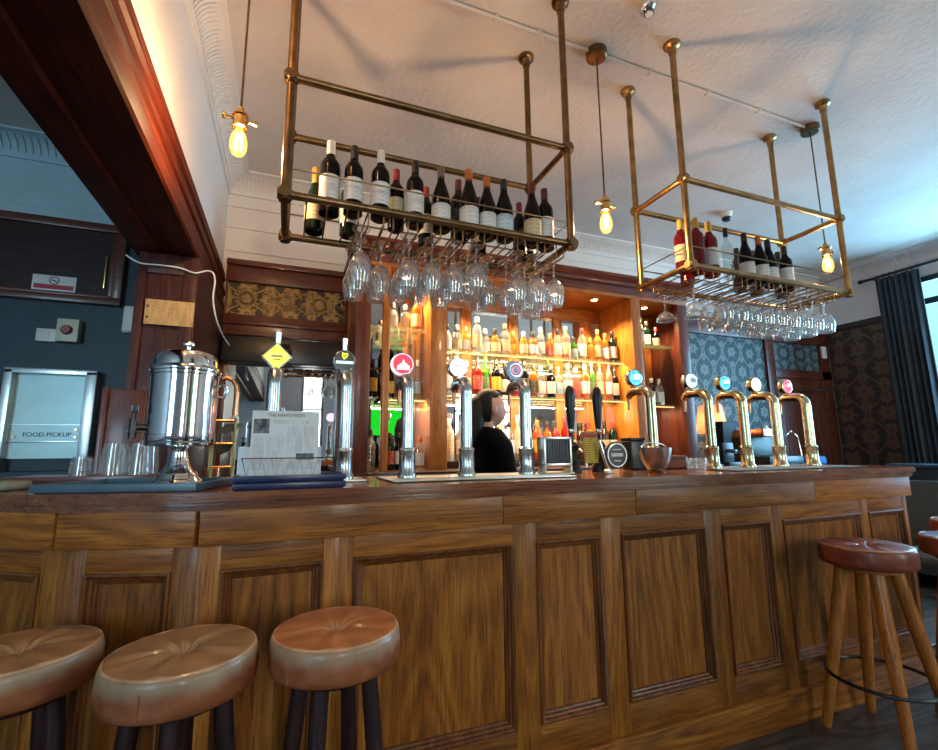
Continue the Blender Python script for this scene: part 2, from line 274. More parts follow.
# ------------------------------------------------------------------ mesh helpers
class B:
    """collects shapes in one bmesh, then links them as ONE object"""
    def __init__(s, xf=None): s.bm = bmesh.new(); s.xf = xf
    def _x(s, vs):
        if s.xf:
            for v in vs: v.co = Vector(s.xf(v.co))
    def box(s, lo, hi, bev=0, rot=None, seg=2):
        lo, hi = Vector(lo), Vector(hi); t = bmesh.new()
        r = bmesh.ops.create_cube(t, size=1)
        for v in t.verts: v.co = Vector((lo[i]+(v.co[i]+.5)*(hi[i]-lo[i]) for i in range(3)))
        if bev: bmesh.ops.bevel(t, geom=list(t.edges), offset=bev, segments=seg, affect='EDGES', profile=.6)
        if rot is not None:
            for v in t.verts: v.co = rot @ v.co
        s.add(t); return s
    def add(s, t):
        mp = {}
        for v in t.verts: mp[v] = s.bm.verts.new(v.co)
        nv = list(mp.values()); s._x(nv)
        for f in t.faces:
            try: s.bm.faces.new([mp[v] for v in f.verts])
            except ValueError: pass
        t.free()
    def cyl(s, a, b, r, r2=None, n=12, cap=True):
        a, b = Vector(a), Vector(b); r2 = r if r2 is None else r2
        d = (b-a).normalized(); u = d.orthogonal().normalized(); w = d.cross(u); t = bmesh.new()
        A = [t.verts.new(a+(u*math.cos(2*PI*k/n)+w*math.sin(2*PI*k/n))*r) for k in range(n)]
        Bv = [t.verts.new(b+(u*math.cos(2*PI*k/n)+w*math.sin(2*PI*k/n))*r2) for k in range(n)]
        for k in range(n): t.faces.new((A[k], A[(k+1) % n], Bv[(k+1) % n], Bv[k]))
        if cap: t.faces.new(A[::-1]); t.faces.new(Bv)
        s.add(t); return s
    def lathe(s, prof, c=(0, 0, 0), n=24, axis='Z', a0=0, a1=2*PI, sq=0):
        t = bmesh.new(); full = abs(a1-a0-2*PI) < 1e-6; m = n if full else n+1; rings = []
        for r, z in prof:
            if r < 1e-6: rings.append([t.verts.new((0, 0, z))]); continue
            ring = []
            for k in range(m):
                a = a0+(a1-a0)*k/n; rr = r
                if sq: ca, sa = abs(math.cos(a)), abs(math.sin(a)); rr = r/((ca**sq+sa**sq)**(1/sq))
                ring.append(t.verts.new((rr*math.cos(a), rr*math.sin(a), z)))
            rings.append(ring)
        for p, q in zip(rings, rings[1:]):
            for k in range(n if full else m-1):
                k2 = (k+1) % m
                f = []
                if len(p) == 1 and len(q) == 1: continue
                if len(p) == 1: f = (p[0], q[k2], q[k])
                elif len(q) == 1: f = (p[k], p[k2], q[0])
                else: f = (p[k], p[k2], q[k2], q[k])
                t.faces.new(f)
        c = Vector(c)
        for v in t.verts:
            x, y, z = v.co
            v.co = c+Vector({'Z': (x, y, z), 'Y': (x, z, -y), '-Y': (x, -z, y), 'X': (z, y, -x), '-X': (-z, y, x)}[axis])
        s.add(t); return s
    def tube(s, pts, r, n=10, cap=True, rs=None):
        pts = [Vector(p) for p in pts]; t = bmesh.new(); rings = []
        d0 = (pts[1]-pts[0]).normalized(); u = d0.orthogonal().normalized()
        for i, p in enumerate(pts):
            d = (pts[min(i+1, len(pts)-1)]-pts[max(i-1, 0)]).normalized()
            u = (u-d*u.dot(d)).normalized(); w = d.cross(u); rr = rs[i] if rs else r
            rings.append([t.verts.new(p+(u*math.cos(2*PI*k/n)+w*math.sin(2*PI*k/n))*rr) for k in range(n)])
        for a, b in zip(rings, rings[1:]):
            for k in range(n): t.faces.new((a[k], a[(k+1) % n], b[(k+1) % n], b[k]))
        if cap: t.faces.new(rings[0][::-1]); t.faces.new(rings[-1])
        s.add(t); return s
    def torus(s, c, R, r, n=40, m=10, axis='Z'):
        c = Vector(c); t = bmesh.new(); rg = []
        for i in range(n):
            a = 2*PI*i/n; ring = []
            for j in range(m):
                b = 2*PI*j/m; x, y, z = (R+r*math.cos(b))*math.cos(a), (R+r*math.cos(b))*math.sin(a), r*math.sin(b)
                if axis == 'Y': x, y, z = x, z, y
                if axis == 'X': x, y, z = z, x, y
                ring.append(t.verts.new(c+Vector((x, y, z))))
            rg.append(ring)
        for i in range(n):
            for j in range(m): t.faces.new((rg[i][j], rg[(i+1) % n][j], rg[(i+1) % n][(j+1) % m], rg[i][(j+1) % m]))
        s.add(t); return s
    def prism(s, poly, fn, a, b):
        """poly: 2-D outline; fn(p, t) -> 3-D; extruded from t=a to t=b"""
        t = bmesh.new(); A = [t.verts.new(fn(p, a)) for p in poly]; Bv = [t.verts.new(fn(p, b)) for p in poly]; n = len(poly)
        for k in range(n): t.faces.new((A[k], A[(k+1) % n], Bv[(k+1) % n], Bv[k]))
        t.faces.new(A[::-1]); t.faces.new(Bv); s.add(t); return s
    def sphere(s, c, r, sc=(1, 1, 1), n=16, m=10):
        t = bmesh.new(); bmesh.ops.create_uvsphere(t, u_segments=n, v_segments=m, radius=1)
        for v in t.verts: v.co = Vector((c[i]+v.co[i]*r*sc[i] for i in range(3)))
        s.add(t); return s
    def mesh(s, name, smooth=40):
        bmesh.ops.recalc_face_normals(s.bm, faces=list(s.bm.faces))
        me = bpy.data.meshes.new(name); s.bm.to_mesh(me); s.bm.free()
        if smooth:
            me.polygons.foreach_set('use_smooth', [True]*len(me.polygons)); me.set_sharp_from_angle(angle=math.radians(smooth))
        return me
    def build(s, name, m, parent=None, smooth=40, world=False, kind=None, label=None):
        if world and parent is not None:
            o0 = parent.location
            for v in s.bm.verts: v.co -= o0
        me = s.mesh(name, smooth); me.materials.append(M[m] if isinstance(m, str) else m)
        o = bpy.data.objects.new(name, me); C.objects.link(o)
        if parent is not None: o.parent = parent
        if kind: o['kind'] = kind
        if label: o['label'] = label
        return o
def thing(name, label, cat, loc=(0, 0, 0), rz=0, group=None):
    o = bpy.data.objects.new(name, None); C.objects.link(o); o.location = loc; o.rotation_euler = (0, 0, rz)
    o.empty_display_size = .05; o['label'] = label; o['category'] = cat
    if group: o['group'] = group
    return o
def tag(o, label, cat, group=None):
    o['label'] = label; o['category'] = cat
    if group: o['group'] = group
    return o
def struct(name, b, m, parent=None, smooth=40):
    o = b.build(name, m, parent, smooth)
    if parent is None: o['kind'] = 'structure'
    return o
def inst(mesh, name, parent=None, m=None, loc=None, rz=0):
    o = bpy.data.objects.new(name, mesh); C.objects.link(o)
    if parent is not None: o.parent = parent
    if m is not None: o.material_slots[0].link = 'OBJECT'; o.material_slots[0].material = M[m]
    if loc is not None: o.location = loc; o.rotation_euler = (0, 0, rz)
    return o
def copy_tree(o, parent=None):
    c = o.copy(); C.objects.link(c)
    if parent is not None: c.parent = parent
    for ch in list(o.children): copy_tree(ch, c)
    return c
def text(s, size, m, name, parent=None, loc=(0, 0, 0), rot=(PI/2, 0, 0), extrude=.0008):
    cu = bpy.data.curves.new(name, 'FONT'); cu.body = s; cu.size = size; cu.align_x = 'CENTER'; cu.align_y = 'CENTER'; cu.extrude = extrude; cu.resolution_u = 3
    t = bpy.data.objects.new(name+'_curve', cu); C.objects.link(t); bpy.context.view_layer.update()
    me = bpy.data.meshes.new_from_object(t.evaluated_get(bpy.context.evaluated_depsgraph_get())); bpy.data.objects.remove(t)
    me.name = name; me.materials.clear(); me.materials.append(M[m])
    o = bpy.data.objects.new(name, me); C.objects.link(o); o.parent = parent; o.location = loc; o.rotation_euler = rot
    return o
ORD = ['first', 'second', 'third', 'fourth', 'fifth', 'sixth', 'seventh', 'eighth', 'ninth', 'tenth', 'eleventh', 'twelfth', 'thirteenth', 'fourteenth', 'fifteenth', 'sixteenth', 'seventeenth', 'eighteenth', 'nineteenth', 'twentieth', 'twenty-first', 'twenty-second', 'twenty-third']

# ------------------------------------------------------------------ levels
YB, ZC, XR, XL, YF = 3.95, 3.44, 6.60, -4.6, -3.2   # back wall, ceiling, right wall, far left wall, wall behind the viewer
ZH = 2.71                                            # top of the wooden header all along the back wall

# ------------------------------------------------------------------ room shell
struct('floor', B().box((XL, YF, -.05), (XR, YB, 0)), 'floor')
struct('ceiling', B().box((XL-.1, YF-.1, ZC), (XR+.1, YB+.1, ZC+.08)), 'ceil')
struct('wall_back', B().box((-.66, YB, 0), (XR+.1, YB+.1, ZC)), 'wall')
struct('wall_kitchen', B().box((XL, YB, 2.94), (-.66, YB+.1, ZC)).box((XL, YB, 2.86), (-.66, YB+.1, 2.94)), 'cool')
struct('wall_kitchen_lower', B().box((XL, YB, 0), (-.66, YB+.1, 2.86)), 'navy')
# right wall with a tall window
WY0, WY1, WZ0, WZ1 = .9, 3.05, .85, 3.12
bw = B().box((XR, YF, 0), (XR+.12, WY0, ZC)).box((XR, WY1, 0), (XR+.12, YB, ZC)).box((XR, WY0, 0), (XR+.12, WY1, WZ0)).box((XR, WY0, WZ1), (XR+.12, WY1, ZC))
struct('wall_right', bw, 'greywall')
w1 = struct('window_1', B().box((XR+.02, WY0, WZ0), (XR+.08, WY0+.07, WZ1)).box((XR+.02, WY1-.07, WZ0), (XR+.08, WY1, WZ1)).box((XR+.02, WY0, WZ0), (XR+.08, WY1, WZ0+.07)).box((XR+.02, WY0, WZ1-.06), (XR+.08, WY1, WZ1))
       .box((XR+.02, WY0, 2.80), (XR+.08, WY1, 2.87)).box((XR+.02, (WY0+WY1)/2-.03, WZ0), (XR+.08, (WY0+WY1)/2+.03, 2.8)), 'navy')
B().box((XR+.045, WY0+.05, WZ0+.05), (XR+.052, WY1-.05, WZ1-.05)).build('window_pane', 'pane', w1)
# wall behind the viewer: three windows (assumed from daylight and reflection) and a blank stretch with the television
wins = [(-3.9, -2.4), (.26, .74), (3.7, 5.6)]
xs = [XL]+[v for w in wins for v in w]+[XR]
bw = B()
for k in range(0, len(xs), 2): bw.box((xs[k], YF-.12, 0), (xs[k+1], YF, ZC))
for a, b_ in wins: bw.box((a, YF-.12, 0), (b_, YF, .95)).box((a, YF-.12, 2.95), (b_, YF, ZC))
struct('wall_front', bw, 'greywall')
for k, (a, b_) in enumerate(wins):
    w = struct('window_%d' % (k+2), B().box((a, YF-.09, .95), (a+.06, YF-.03, 2.95)).box((b_-.06, YF-.09, .95), (b_, YF-.03, 2.95)).box((a, YF-.09, .95), (b_, YF-.03, 1.02)).box((a, YF-.09, 2.89), (b_, YF-.03, 2.95)).box((a, YF-.09, 2.12), (b_, YF-.03, 2.17)), 'navy')
    B().box((a+.04, YF-.065, 1.0), (b_-.04, YF-.058, 2.9)).build('window_pane', 'pane', w)
struct('added_pillar', B().box((.86, -1.2, 0), (1.34, -.8, ZC), .02).box((.83, -1.23, 0), (1.37, -.77, .25), .01).box((.83, -1.23, ZC-.2), (1.37, -.77, ZC), .01), 'mahZ')  # unseen pillar, added to keep the television's green reflection off the urn
struct('wall_left', B().box((XL-.1, YF, 0), (XL, YB, ZC)), 'greywall')
# partition above the wide opening on the left, carried on the wooden beam
struct('wall_partition', B().box((-.79, YF, 2.60), (-.535, YB, ZC)), 'wall')
beam = [(-.81, 2.30), (-.76, 2.29), (-.70, 2.29), (-.69, 2.305), (-.61, 2.305), (-.60, 2.29), (-.51, 2.29), (-.500, 2.30), (-.500, 2.36), (-.512, 2.37), (-.512, 2.43),
        (-.500, 2.44), (-.500, 2.46), (-.516, 2.475), (-.522, 2.54), (-.510, 2.552), (-.510, 2.575), (-.524, 2.588), (-.516, 2.60), (-.516, 2.618), (-.537, 2.625), (-.81, 2.625)]
struct('trim_1', B().prism(beam, lambda p, t: (p[0], t, p[1]), YF, YB), 'beamY', smooth=25)
# pier at the end of the beam
pier = B().box((-.775, 2.82, 0), (-.50, YB, 2.30), .004)
pier.box((-.775, 2.80, .0), (-.735, 2.83, 2.29), .004).box((-.565, 2.80, 0), (-.505, 2.83, 2.29), .004).box((-.735, 2.805, 2.18), (-.565, 2.83, 2.29), .004)
struct('trim_2', pier, 'pierZ')
struct('trim_3', B().box((-.825, 2.74, 0), (-.66, 2.80, 1.545), .006).box((-.845, 2.725, 0), (-.82, 2.76, 1.55), .004), 'mahZ')
# fluted coving
def coving(fn, length, n):
    """quarter-round coving; fn(s, d, z) -> world with s along the wall, d out from it"""
    R = .12; b = B(); arc = [(.015+R*(1-math.cos(a)), -.015-R*(1-math.sin(a))) for a in [k*PI/2/8 for k in range(9)]]
    poly = [(0, 0)]+[(0, -R-.03), (.015, -R-.03)]+[(R-(R)*math.cos(a)+.015, -R*(1-math.sin(a))-.015) for a in [k*PI/16 for k in range(9)]]+[(R+.03, -.015), (R+.03, 0)]
    b.prism(poly, lambda p, t: fn(t, p[0], ZC+p[1]), 0, length)
    for k in range(n):
        s0 = (k+.25)*length/n; s1 = (k+.75)*length/n
        pl = [(R-(R-.0)*math.cos(a)+.022, -R*(1-math.sin(a))-.022) for a in [j*PI/12 for j in range(1, 6)]]
        pl2 = [(p[0]-.012, p[1]+.012) for p in pl[::-1]]
        b.prism(pl+pl2, lambda p, t: fn(t, p[0], ZC+p[1]), s0, s1)
    return b
struct('trim_4', coving(lambda s, d, z: (-.535+s, YB-d, z), XR+.535, 230), 'wall')
struct('trim_5', coving(lambda s, d, z: (-.535+d, YF+s, z), YB-YF, 270), 'wall')
struct('trim_6', coving(lambda s, d, z: (XR-d, YF+s, z), YB-YF, 60), 'greywall')
struct('trim_7', coving(lambda s, d, z: (XL+s, YB-d, z), -.79-XL, 90), 'cool')
# boarded frieze on the back wall above the header
bt = B()
for z in (3.19, 3.01, 2.815): bt.box((-.535, YB-.012, z-.006), (XR, YB, z+.006), .004)
for x, z0, z1 in ((.12, 2.71, 2.81), (.9, 2.81, 3.0), (2.2, 2.71, 2.81), (3.6, 2.81, 3.0)): bt.box((x-.004, YB-.006, z0), (x+.004, YB, z1))
struct('trim_8', bt, 'wall')
struct('trim_9', B().box((XL, YB-.035, 2.86), (-.79, YB, 2.95), .01).box((XL, YB-.055, 2.84), (-.79, YB, 2.865), .006), 'cool')

# wooden header with the gilded panel, left of the back bar
hd = B().box((-.50, YB-.06, 2.548), (.41, YB, ZH), .006).box((-.50, YB-.09, ZH-.035), (.41, YB, ZH+.01), .008)
hd.box((-.50, YB-.05, 2.27), (-.485, YB, 2.62)).box((.40, YB-.05, 1.0), (.50, YB, ZH))
hd.box((-.50, YB-.06, 2.13), (.41, YB, 2.285), .006).box((-.50, YB-.085, 2.20), (.41, YB, 2.235), .012).box((-.50, YB-.09, 2.115), (.41, YB, 2.14), .008)
struct('trim_10', hd, 'mahX')
gp = thing('gilded_panel', 'gilded floral panel with three sunflower heads in the dark wood header', 'panel', (-.05, YB-.001, 2.42))
B().box((-.45, -.028, -.13), (.45, -.02, .125)).build('panel_ground', 'goldpaper', gp)
for x, r, nn in ((-.30, .088, 16), (-.02, .085, 14), (.25, .088, 16)):
    b = B()
    for k in range(nn):
        a = 2*PI*k/nn; ca, sa = math.cos(a), math.sin(a)
        b.prism([(.35*r, -.012), (.7*r, -.017), (r, 0), (.7*r, .017), (.35*r, .012)], lambda p, t: (x+p[0]*ca-p[1]*sa, t, p[0]*sa+p[1]*ca), -.04, -.026)
    b.lathe([(0, .045), (.42*r, .040), (.46*r, .024)], (x, 0, 0), 16, '-Y')
    b.build('sunflower', 'gilt', gp)
rr = random.Random(3)
for k in range(60):
    x = -.43+.86*rr.random(); z = -.11+.22*rr.random(); a = rr.random()*6.28
    if min(abs(x+.30), abs(x+.02), abs(x-.25)) < .08 and abs(z) < .075: continue
    pts = [(x+.05*t*math.cos(a+1.6*t), -.03, z+.045*t*math.sin(a+1.6*t)) for t in [j/7 for j in range(8)]]
    pts = [(min(.44, max(-.44, p[0])), p[1], min(.115, max(-.12, p[2]))) for p in pts]
    B().tube(pts, .006, 6, rs=[.004, .007, .009, .009, .008, .006, .004, .002]).build('scroll', 'gilt', gp)
# mirror under the header, and the dark pelmet over it
mr = thing('wall_mirror', 'large dark framed wall mirror under the gilded panel, reflecting a window', 'mirror', (-.05, YB-.001, 1.0))
B().box((-.435, -.02, .0), (.44, -.012, 1.12)).build('mirror_glass', 'mirror', mr, 0)
fr = B().box((-.45, -.045, -.05), (-.40, 0, 1.12), .006).box((.41, -.045, -.05), (.45, 0, 1.12), .006).box((-.45, -.045, -.05), (.45, 0, .0), .006)
fr.build('mirror_frame', 'mahZ', mr)
pm = thing('dark_pelmet', 'black pelmet box across the top of the left wall mirror', 'pelmet', (-.05, YB-.03, 1.9))
B().box((-.44, -.10, 0), (.44, 0, .195), .01).build('pelmet_box', 'black', pm)
b = B()
for k in range(4):
    b.tube([(.0+.05*math.cos(t*2+k), -.115-.004*k, .10+.05*math.sin(t*1.7+k*1.3)) for t in [j*.5 for j in range(9)]], .004, 6)
b.build('wire_ornament', 'blackm', pm)

# right part of the back wall: header, damask panels, dark door
hd = B().box((3.45, YB-.06, 2.53), (XR, YB, ZH), .006).box((3.45, YB-.09, ZH-.03), (XR, YB, ZH+.015), .008)
hd.box((5.42, YB-.05, .9), (5.56, YB, 2.55), .006).box((5.56, YB-.05, 2.08), (XR, YB, 2.19), .006).box((3.45, YB-.045, .9), (3.62, YB, 2.55)).box((6.42, YB-.05, 0), (XR, YB, 2.55), .006)
struct('trim_11', hd, 'mahX')
o = B().box((3.62, YB-.02, 1.0), (5.43, YB-.002, 2.54)).build('damask_wallpaper', 'damask'); tag(o, 'tall blue damask wallpaper panel on the back wall behind the curved taps', 'wallpaper')
o = B().box((5.56, YB-.02, 2.19), (6.43, YB-.002, 2.54)).build('damask_wallpaper', 'damask2'); tag(o, 'small dark damask wallpaper panel above the red-brown door', 'wallpaper')
d1 = struct('door_1', B().box((5.58, YB-.035, 0), (6.42, YB-.002, 2.08), .004), 'mahZ')
dp = B()
for x in (5.66, 5.95, 6.22): dp.box((x, YB-.045, .9), (x+.03, YB-.03, 2.0), .004)
dp.build('door_moulding', 'mahZ', d1)
o = thing('brass_rail', 'short bright rail on the dark door frame near the corner', 'rail', (6.1, YB-.05, 1.93))
B().cyl((-.2, -.03, 0), (.36, -.03, .02), .009).build('rail_bar', 'steel', o); B().cyl((-.12, .0, 0), (-.12, -.03, 0), .01).cyl((.3, 0, .015), (.3, -.03, .015), .01).build('bracket', 'steel', o)
o = B().box((6.44, YB-.075, 2.36), (6.52, YB-.05, 2.52), .008).build('white_alarm_box', 'white'); tag(o, 'small white alarm box on the dark header beside the corner', 'alarm')
# right wall: floral paper dado
struct('trim_12', B().box((XR-.03, 3.02, 2.70), (XR, YB-.05, 2.78), .006), 'darkY')
o = B().box((XR-.012, 3.0, .0), (XR-.001, YB-.06, 2.70)).build('floral_wallpaper', 'floral'); tag(o, 'brown floral wallpaper on the right wall beside the curtain', 'wallpaper')

# ------------------------------------------------------------------ left room wall fittings
wb = thing('wooden_board', 'large dark framed wooden board high on the navy wall', 'board', (-1.16, YB-.001, 2.27))
B().box((-1.5, -.03, .04), (-.06, -.005, .55)).build('board_panel', 'darkX', wb)
B().box((-1.5, -.06, 0), (0, 0, .05), .008).box((-1.5, -.06, .54), (0, 0, .60), .008).box((-.06, -.06, .05), (0, 0, .56), .008).box((-1.5, -.045, .05), (-.06, -.02, .07), .004).box((-.085, -.045, .06), (-.06, -.02, .53), .004).build('board_frame', 'mahX', wb)
B().box((-.115, -.05, .12), (-.105, -.03, .36), .002).build('board_latch', 'gold', wb)
sg = thing('warning_sign', 'white and red no-smoking notice fixed to the dark wooden board', 'sign', (-1.555, YB-.032, 2.385))
B().box((-.122, -.004, -.066), (.122, 0, .066), .003).build('sign_plate', 'white', sg)
B().box((-.11, -.0055, -.032), (.11, -.004, .0)).box((-.11, -.0055, -.055), (.11, -.004, -.044)).build('red_band', 'red', sg)
B().torus((0, -.005, .03), .026, .003, 24, 6, 'Y').box((-.016, -.006, .026), (.016, -.0045, .031)).cyl((-.018, -.0055, .048), (.018, -.0055, .012), .0022, n=6).build('symbol', 'ink', sg)
sw = thing('isolator_switch', 'cream isolator box with a round dark red knob on the navy wall', 'switch', (-1.437, YB-.001, 2.065))
B().box((-.062, -.07, -.08), (.062, 0, .08), .008).build('switch_box', 'cream', sw)
B().lathe([(0, .03), (.026, .03), (.032, .02), (.034, 0)], (-.002, -.068, .0), 20, '-Y').build('knob', 'redbutton', sw)
ss = thing('wall_socket', 'small white switch plate touching the left of the isolator box', 'switch', (-1.56, YB-.001, 2.03))
B().box((-.06, -.03, -.045), (.06, 0, .045), .006).build('plate', 'white', ss); B().box((-.012, -.036, -.02), (.012, -.028, .02), .003).build('rocker', 'white', ss)
ic = thing('wall_sensor', 'white rounded sensor on the navy wall next to the wooden pier', 'sensor', (-1.10, YB-.001, 2.18))
B().box((-.04, -.05, -.10), (.04, 0, .10), .02, seg=3).build('case', 'white', ic); B().box((-.03, -.06, -.09), (.03, -.045, -.04), .006).build('button', 'white', ic)
# food hatch
fh = thing('food_hatch', 'stainless serving hatch in the navy wall with a closed pale shutter', 'hatch', (-1.485, YB-.001, 1.14))
B().box((-.20, -.03, .06), (.19, -.02, .615)).build('shutter', plain('pale_shutter_steel', (.40, .58, .60), .35, .25, mottle=.12, scale=3), fh)
B().box((-.245, -.09, -.02), (-.20, 0, .64), .004).box((.19, -.09, -.02), (.25, 0, .64), .004).box((-.245, -.09, .615), (.25, 0, .65), .004).build('hatch_frame', 'steel', fh)
B().box((-.20, -.045, .165), (.19, -.028, .175), .002).box((-.2, -.04, .28), (.19, -.03, .283)).build('lip', 'steel', fh)
text('FOOD PICKUP', .040, 'ink', 'lettering', fh, (.0, -.032, .215))
B().cyl((.155, -.03, .25), (.155, -.045, .25), .008).cyl((.155, -.03, .2), (.155, -.045, .2), .008).cyl((-.17, -.03, .2), (-.17, -.045, .2), .008).build('fixing', 'copper', fh)
struct('trim_13', B().box((-1.95, YB-.14, 1.00), (-.85, YB, 1.12), .005), 'navy')
# brass plaque on pier
pq = thing('brass_plaque', 'engraved brass plaque screwed to the dark wooden pier', 'plaque', (-.612, 2.80, 1.963))
B().box((-.112, -.006, -.068), (.112, 0, .068), .002).build('plate', 'plaque', pq)
B().cyl((-.098, -.009, .03), (-.098, -.004, .03), .007).cyl((-.098, -.009, -.03), (-.098, -.004, -.03), .007).build('screw', 'brassd', pq)
# white cable
cp = [atY(126, 255, 2.79), atY(140, 263, 2.79), atY(160, 265, 2.785), atY(180, 268, 2.785), atY(195, 273, 2.785), atY(206, 271, 2.785), atY(213, 273, 2.78), atY(215, 282, 2.78), atY(213, 298, 2.785), atY(216, 318, 2.80), atY(222, 334, 2.95), atY(229, 345, 3.3)]
sm = []
for i in range(len(cp)-1):
    p0, p1, p2, p3 = cp[max(i-1, 0)], cp[i], cp[i+1], cp[min(i+2, len(cp)-1)]
    for t in (0, .33, .66):
        sm.append(.5*((2*p1)+(p2-p0)*t+(2*p0-5*p1+4*p2-p3)*t*t+(3*p1-p0-3*p2+p3)*t**3))
sm.append(cp[-1])
o = B().tube(sm, .0045, 8).build('white_cable', 'white'); tag(o, 'white cable looping along the beam end and down the pier', 'cable')

# ------------------------------------------------------------------ bar counter
bc = thing('bar_counter', 'long oak panelled bar counter with angled left end', 'bar counter', (1.5, 1.9, 0))
def seg_fn(P0, P1):
    P0 = Vector((P0[0], P0[1], 0)); P1 = Vector((P1[0], P1[1], 0)); d = (P1-P0).normalized(); nrm = Vector((d.y, -d.x, 0))
    return (lambda c: P0+d*c[0]+nrm*(-c[1])+Vector((0, 0, c[2]))), (P1-P0).length
def build_seg(P0, P1, stiles, friezes, seed, end_ext=(0, 0)):
    fn, Ln = seg_fn(P0, P1)
    p0 = Vector((P0[0], P0[1], 0))-bc.location; ang = math.atan2(P1[1]-P0[1], P1[0]-P0[0])
    def put(b, name, m, parent=bc, smooth=40):
        o = b.build(name, m, parent, smooth)
        if parent is bc: o.location = p0; o.rotation_euler = (0, 0, ang)
        return o
    for u0, u1 in friezes: put(B().box((u0+.0008, -.032, .961), (u1-.0008, .02, 1.066), .004), 'frieze_board', 'oakX')
    put(B().box((-end_ext[0], -.016, 0), (Ln+end_ext[1], .03, .136), .004).box((-end_ext[0], -.022, .126), (Ln+end_ext[1], 0, .140), .003), 'plinth', 'oakX')
    for a, b_ in stiles: put(B().box((a, 0, .138), (b_, .035, .963), .0015), 'stile', 'oakZ')
    for (a, b_), (c, d_) in zip(stiles, stiles[1:]):
        put(B().box((b_, 0, .886), (c, .035, .963), .0015), 'top_rail', 'oakX')
        put(B().box((b_, 0, .138), (c, .035, .250), .0015), 'bottom_rail', 'oakX')
        pn = put(B().box((b_, .022, .25), (c, .035, .886)), 'panel', 'oakZ')
        t = bmesh.new(); prof = [(0, .004), (0, -.006), (.006, -.009), (.012, -.004), (.015, .004), (.021, .006), (.024, .014), (.030, .016), (.034, .0225)]; loops = []
        for tt, y in prof:
            loops.append([t.verts.new(v) for v in ((b_+tt, y, .25+tt), (c-tt, y, .25+tt), (c-tt, y, .886-tt), (b_+tt, y, .886-tt))])
        for p, q in zip(loops, loops[1:]):
            for k in range(4): t.faces.new((p[k], p[(k+1) % 4], q[(k+1) % 4], q[k]))
        wb_ = B(); wb_.add(t); put(wb_, 'panel_moulding', 'mould', pn, 25)
S1a, S1b = (-.229, 1.65), (3.297, 1.65); S2a = (-.60, 1.767); S3a = (-1.80, 2.607)
st = [(-.229, -.168), (.13, .224), (.812, .911), (1.210, 1.309), (1.770, 1.875), (2.185, 2.275), (2.875, 2.945), (3.255, 3.297)]
st = [(a+.229, b_+.229) for a, b_ in st]
build_seg(S1a, S1b, st, [(0, .99), (.99, 1.60), (1.60, 2.72), (2.72, 3.526)], 1)
build_seg(S2a, S1a, [(0, .07), (.315, .389)], [(0, .389)], 2)
L3 = math.hypot(1.2, .84)
build_seg(S3a, S2a, [(0, .08), (.55, .65), (L3-.07, L3)], [(0, L3)], 3)
# right chamfered end and carcass
build_seg((3.297, 1.65), (3.352, 1.705), [(0, .0775)], [(0, .0775)], 4)
build_seg((3.352, 1.705), (3.352, 2.24), [(0, .07), (.465, .535)], [(0, .535)], 5)
def off(pts, d):
    out = []
    for i, p in enumerate(pts):
        ns = []
        for a, b_ in ((i-1, i), (i, i+1)):
            if 0 <= a and b_ < len(pts):
                v = Vector((pts[b_][0]-pts[a][0], pts[b_][1]-pts[a][1])).normalized(); ns.append(Vector((v.y, -v.x)))
        n = ns[0] if len(ns) == 1 else (ns[0]+ns[1]).normalized(); k = 1 if len(ns) == 1 else 1/max(.3, n.dot(ns[0]))
        out.append((p[0]+n.x*d*k, p[1]+n.y*d*k))
    return out
front = [S3a, S2a, S1a, S1b, (3.352, 1.705), (3.352, 2.24)]
inner = [(3.352, 2.24), (-.05, 2.24), (-.30, 2.31), (-1.50, 3.05)]
bt_ = B()
def slab(b, d, z0, z1):
    o_ = off(front, d); poly = o_[:-1]+[(o_[-1][0], 2.24)]+inner[1:]
    b.prism(poly, lambda p, t: (p[0], p[1], t), z0, z1)
slab(bt_, .036, 1.064, 1.073); slab(bt_, .041, 1.073, 1.078); slab(bt_, .046, 1.078, 1.083); slab(bt_, .038, 1.083, 1.090); slab(bt_, .052, 1.090, 1.096); slab(bt_, .056, 1.096, 1.112); slab(bt_, .052, 1.112, 1.118)
wt = bt_.build('worktop', 'top', bc, 30, world=True, label='polished red-brown wooden bar top')
B().prism(off(front, -.03)[:-1]+[(3.32, 2.20)]+[(-.05, 2.20), (-.30, 2.27), (-1.48, 3.0)], lambda p, t: (p[0], p[1], t), .1, 1.06).build('carcass', 'darkX', bc, world=True)

# ------------------------------------------------------------------ back bar unit
U0, U1, UY, UB = .41, 3.45, 3.21, 3.68
ub = thing('back_bar_unit', 'honey wood back bar unit with mirrored bays and glass shelves', 'back bar', (1.93, 3.45, 0))
def ubld(b, n, m, **k): return b.build(n, m, ub, world=True, **k)
ubld(B().box((U0, UY-.01, 2.585), (U1, YB, ZH), .004), 'fascia', 'mahX')
cr = [(0, 0), (-.02, 0), (-.03, .012), (-.03, .03), (-.055, .055), (-.07, .06), (-.07, .085), (0, .085)]
ubld(B().prism(cr, lambda p, t: (t, UY-.01+p[0], ZH-.06+p[1]), U0-.03, U1+.03).box((U0-.035, UY-.06, ZH-.03), (U0, YB, ZH+.025), .006).box((U1, UY-.06, ZH-.03), (U1+.035, YB, ZH+.025), .006), 'cornice', 'mahX')
ubld(B().box((U0, UY, 2.555), (U1, UB, 2.59), .002), 'soffit', 'honX')
for a, b_, m in ((U0, .512, 'mahZ'), (.600, .648, 'honZ'), (.951, 1.074, 'honZ'), (2.80, 2.90, 'honZ'), (3.335, U1, 'mahZ')):
    ubld(B().box((a, UY, 1.02), (b_, UY+.06, 2.56), .005), 'stile', m)
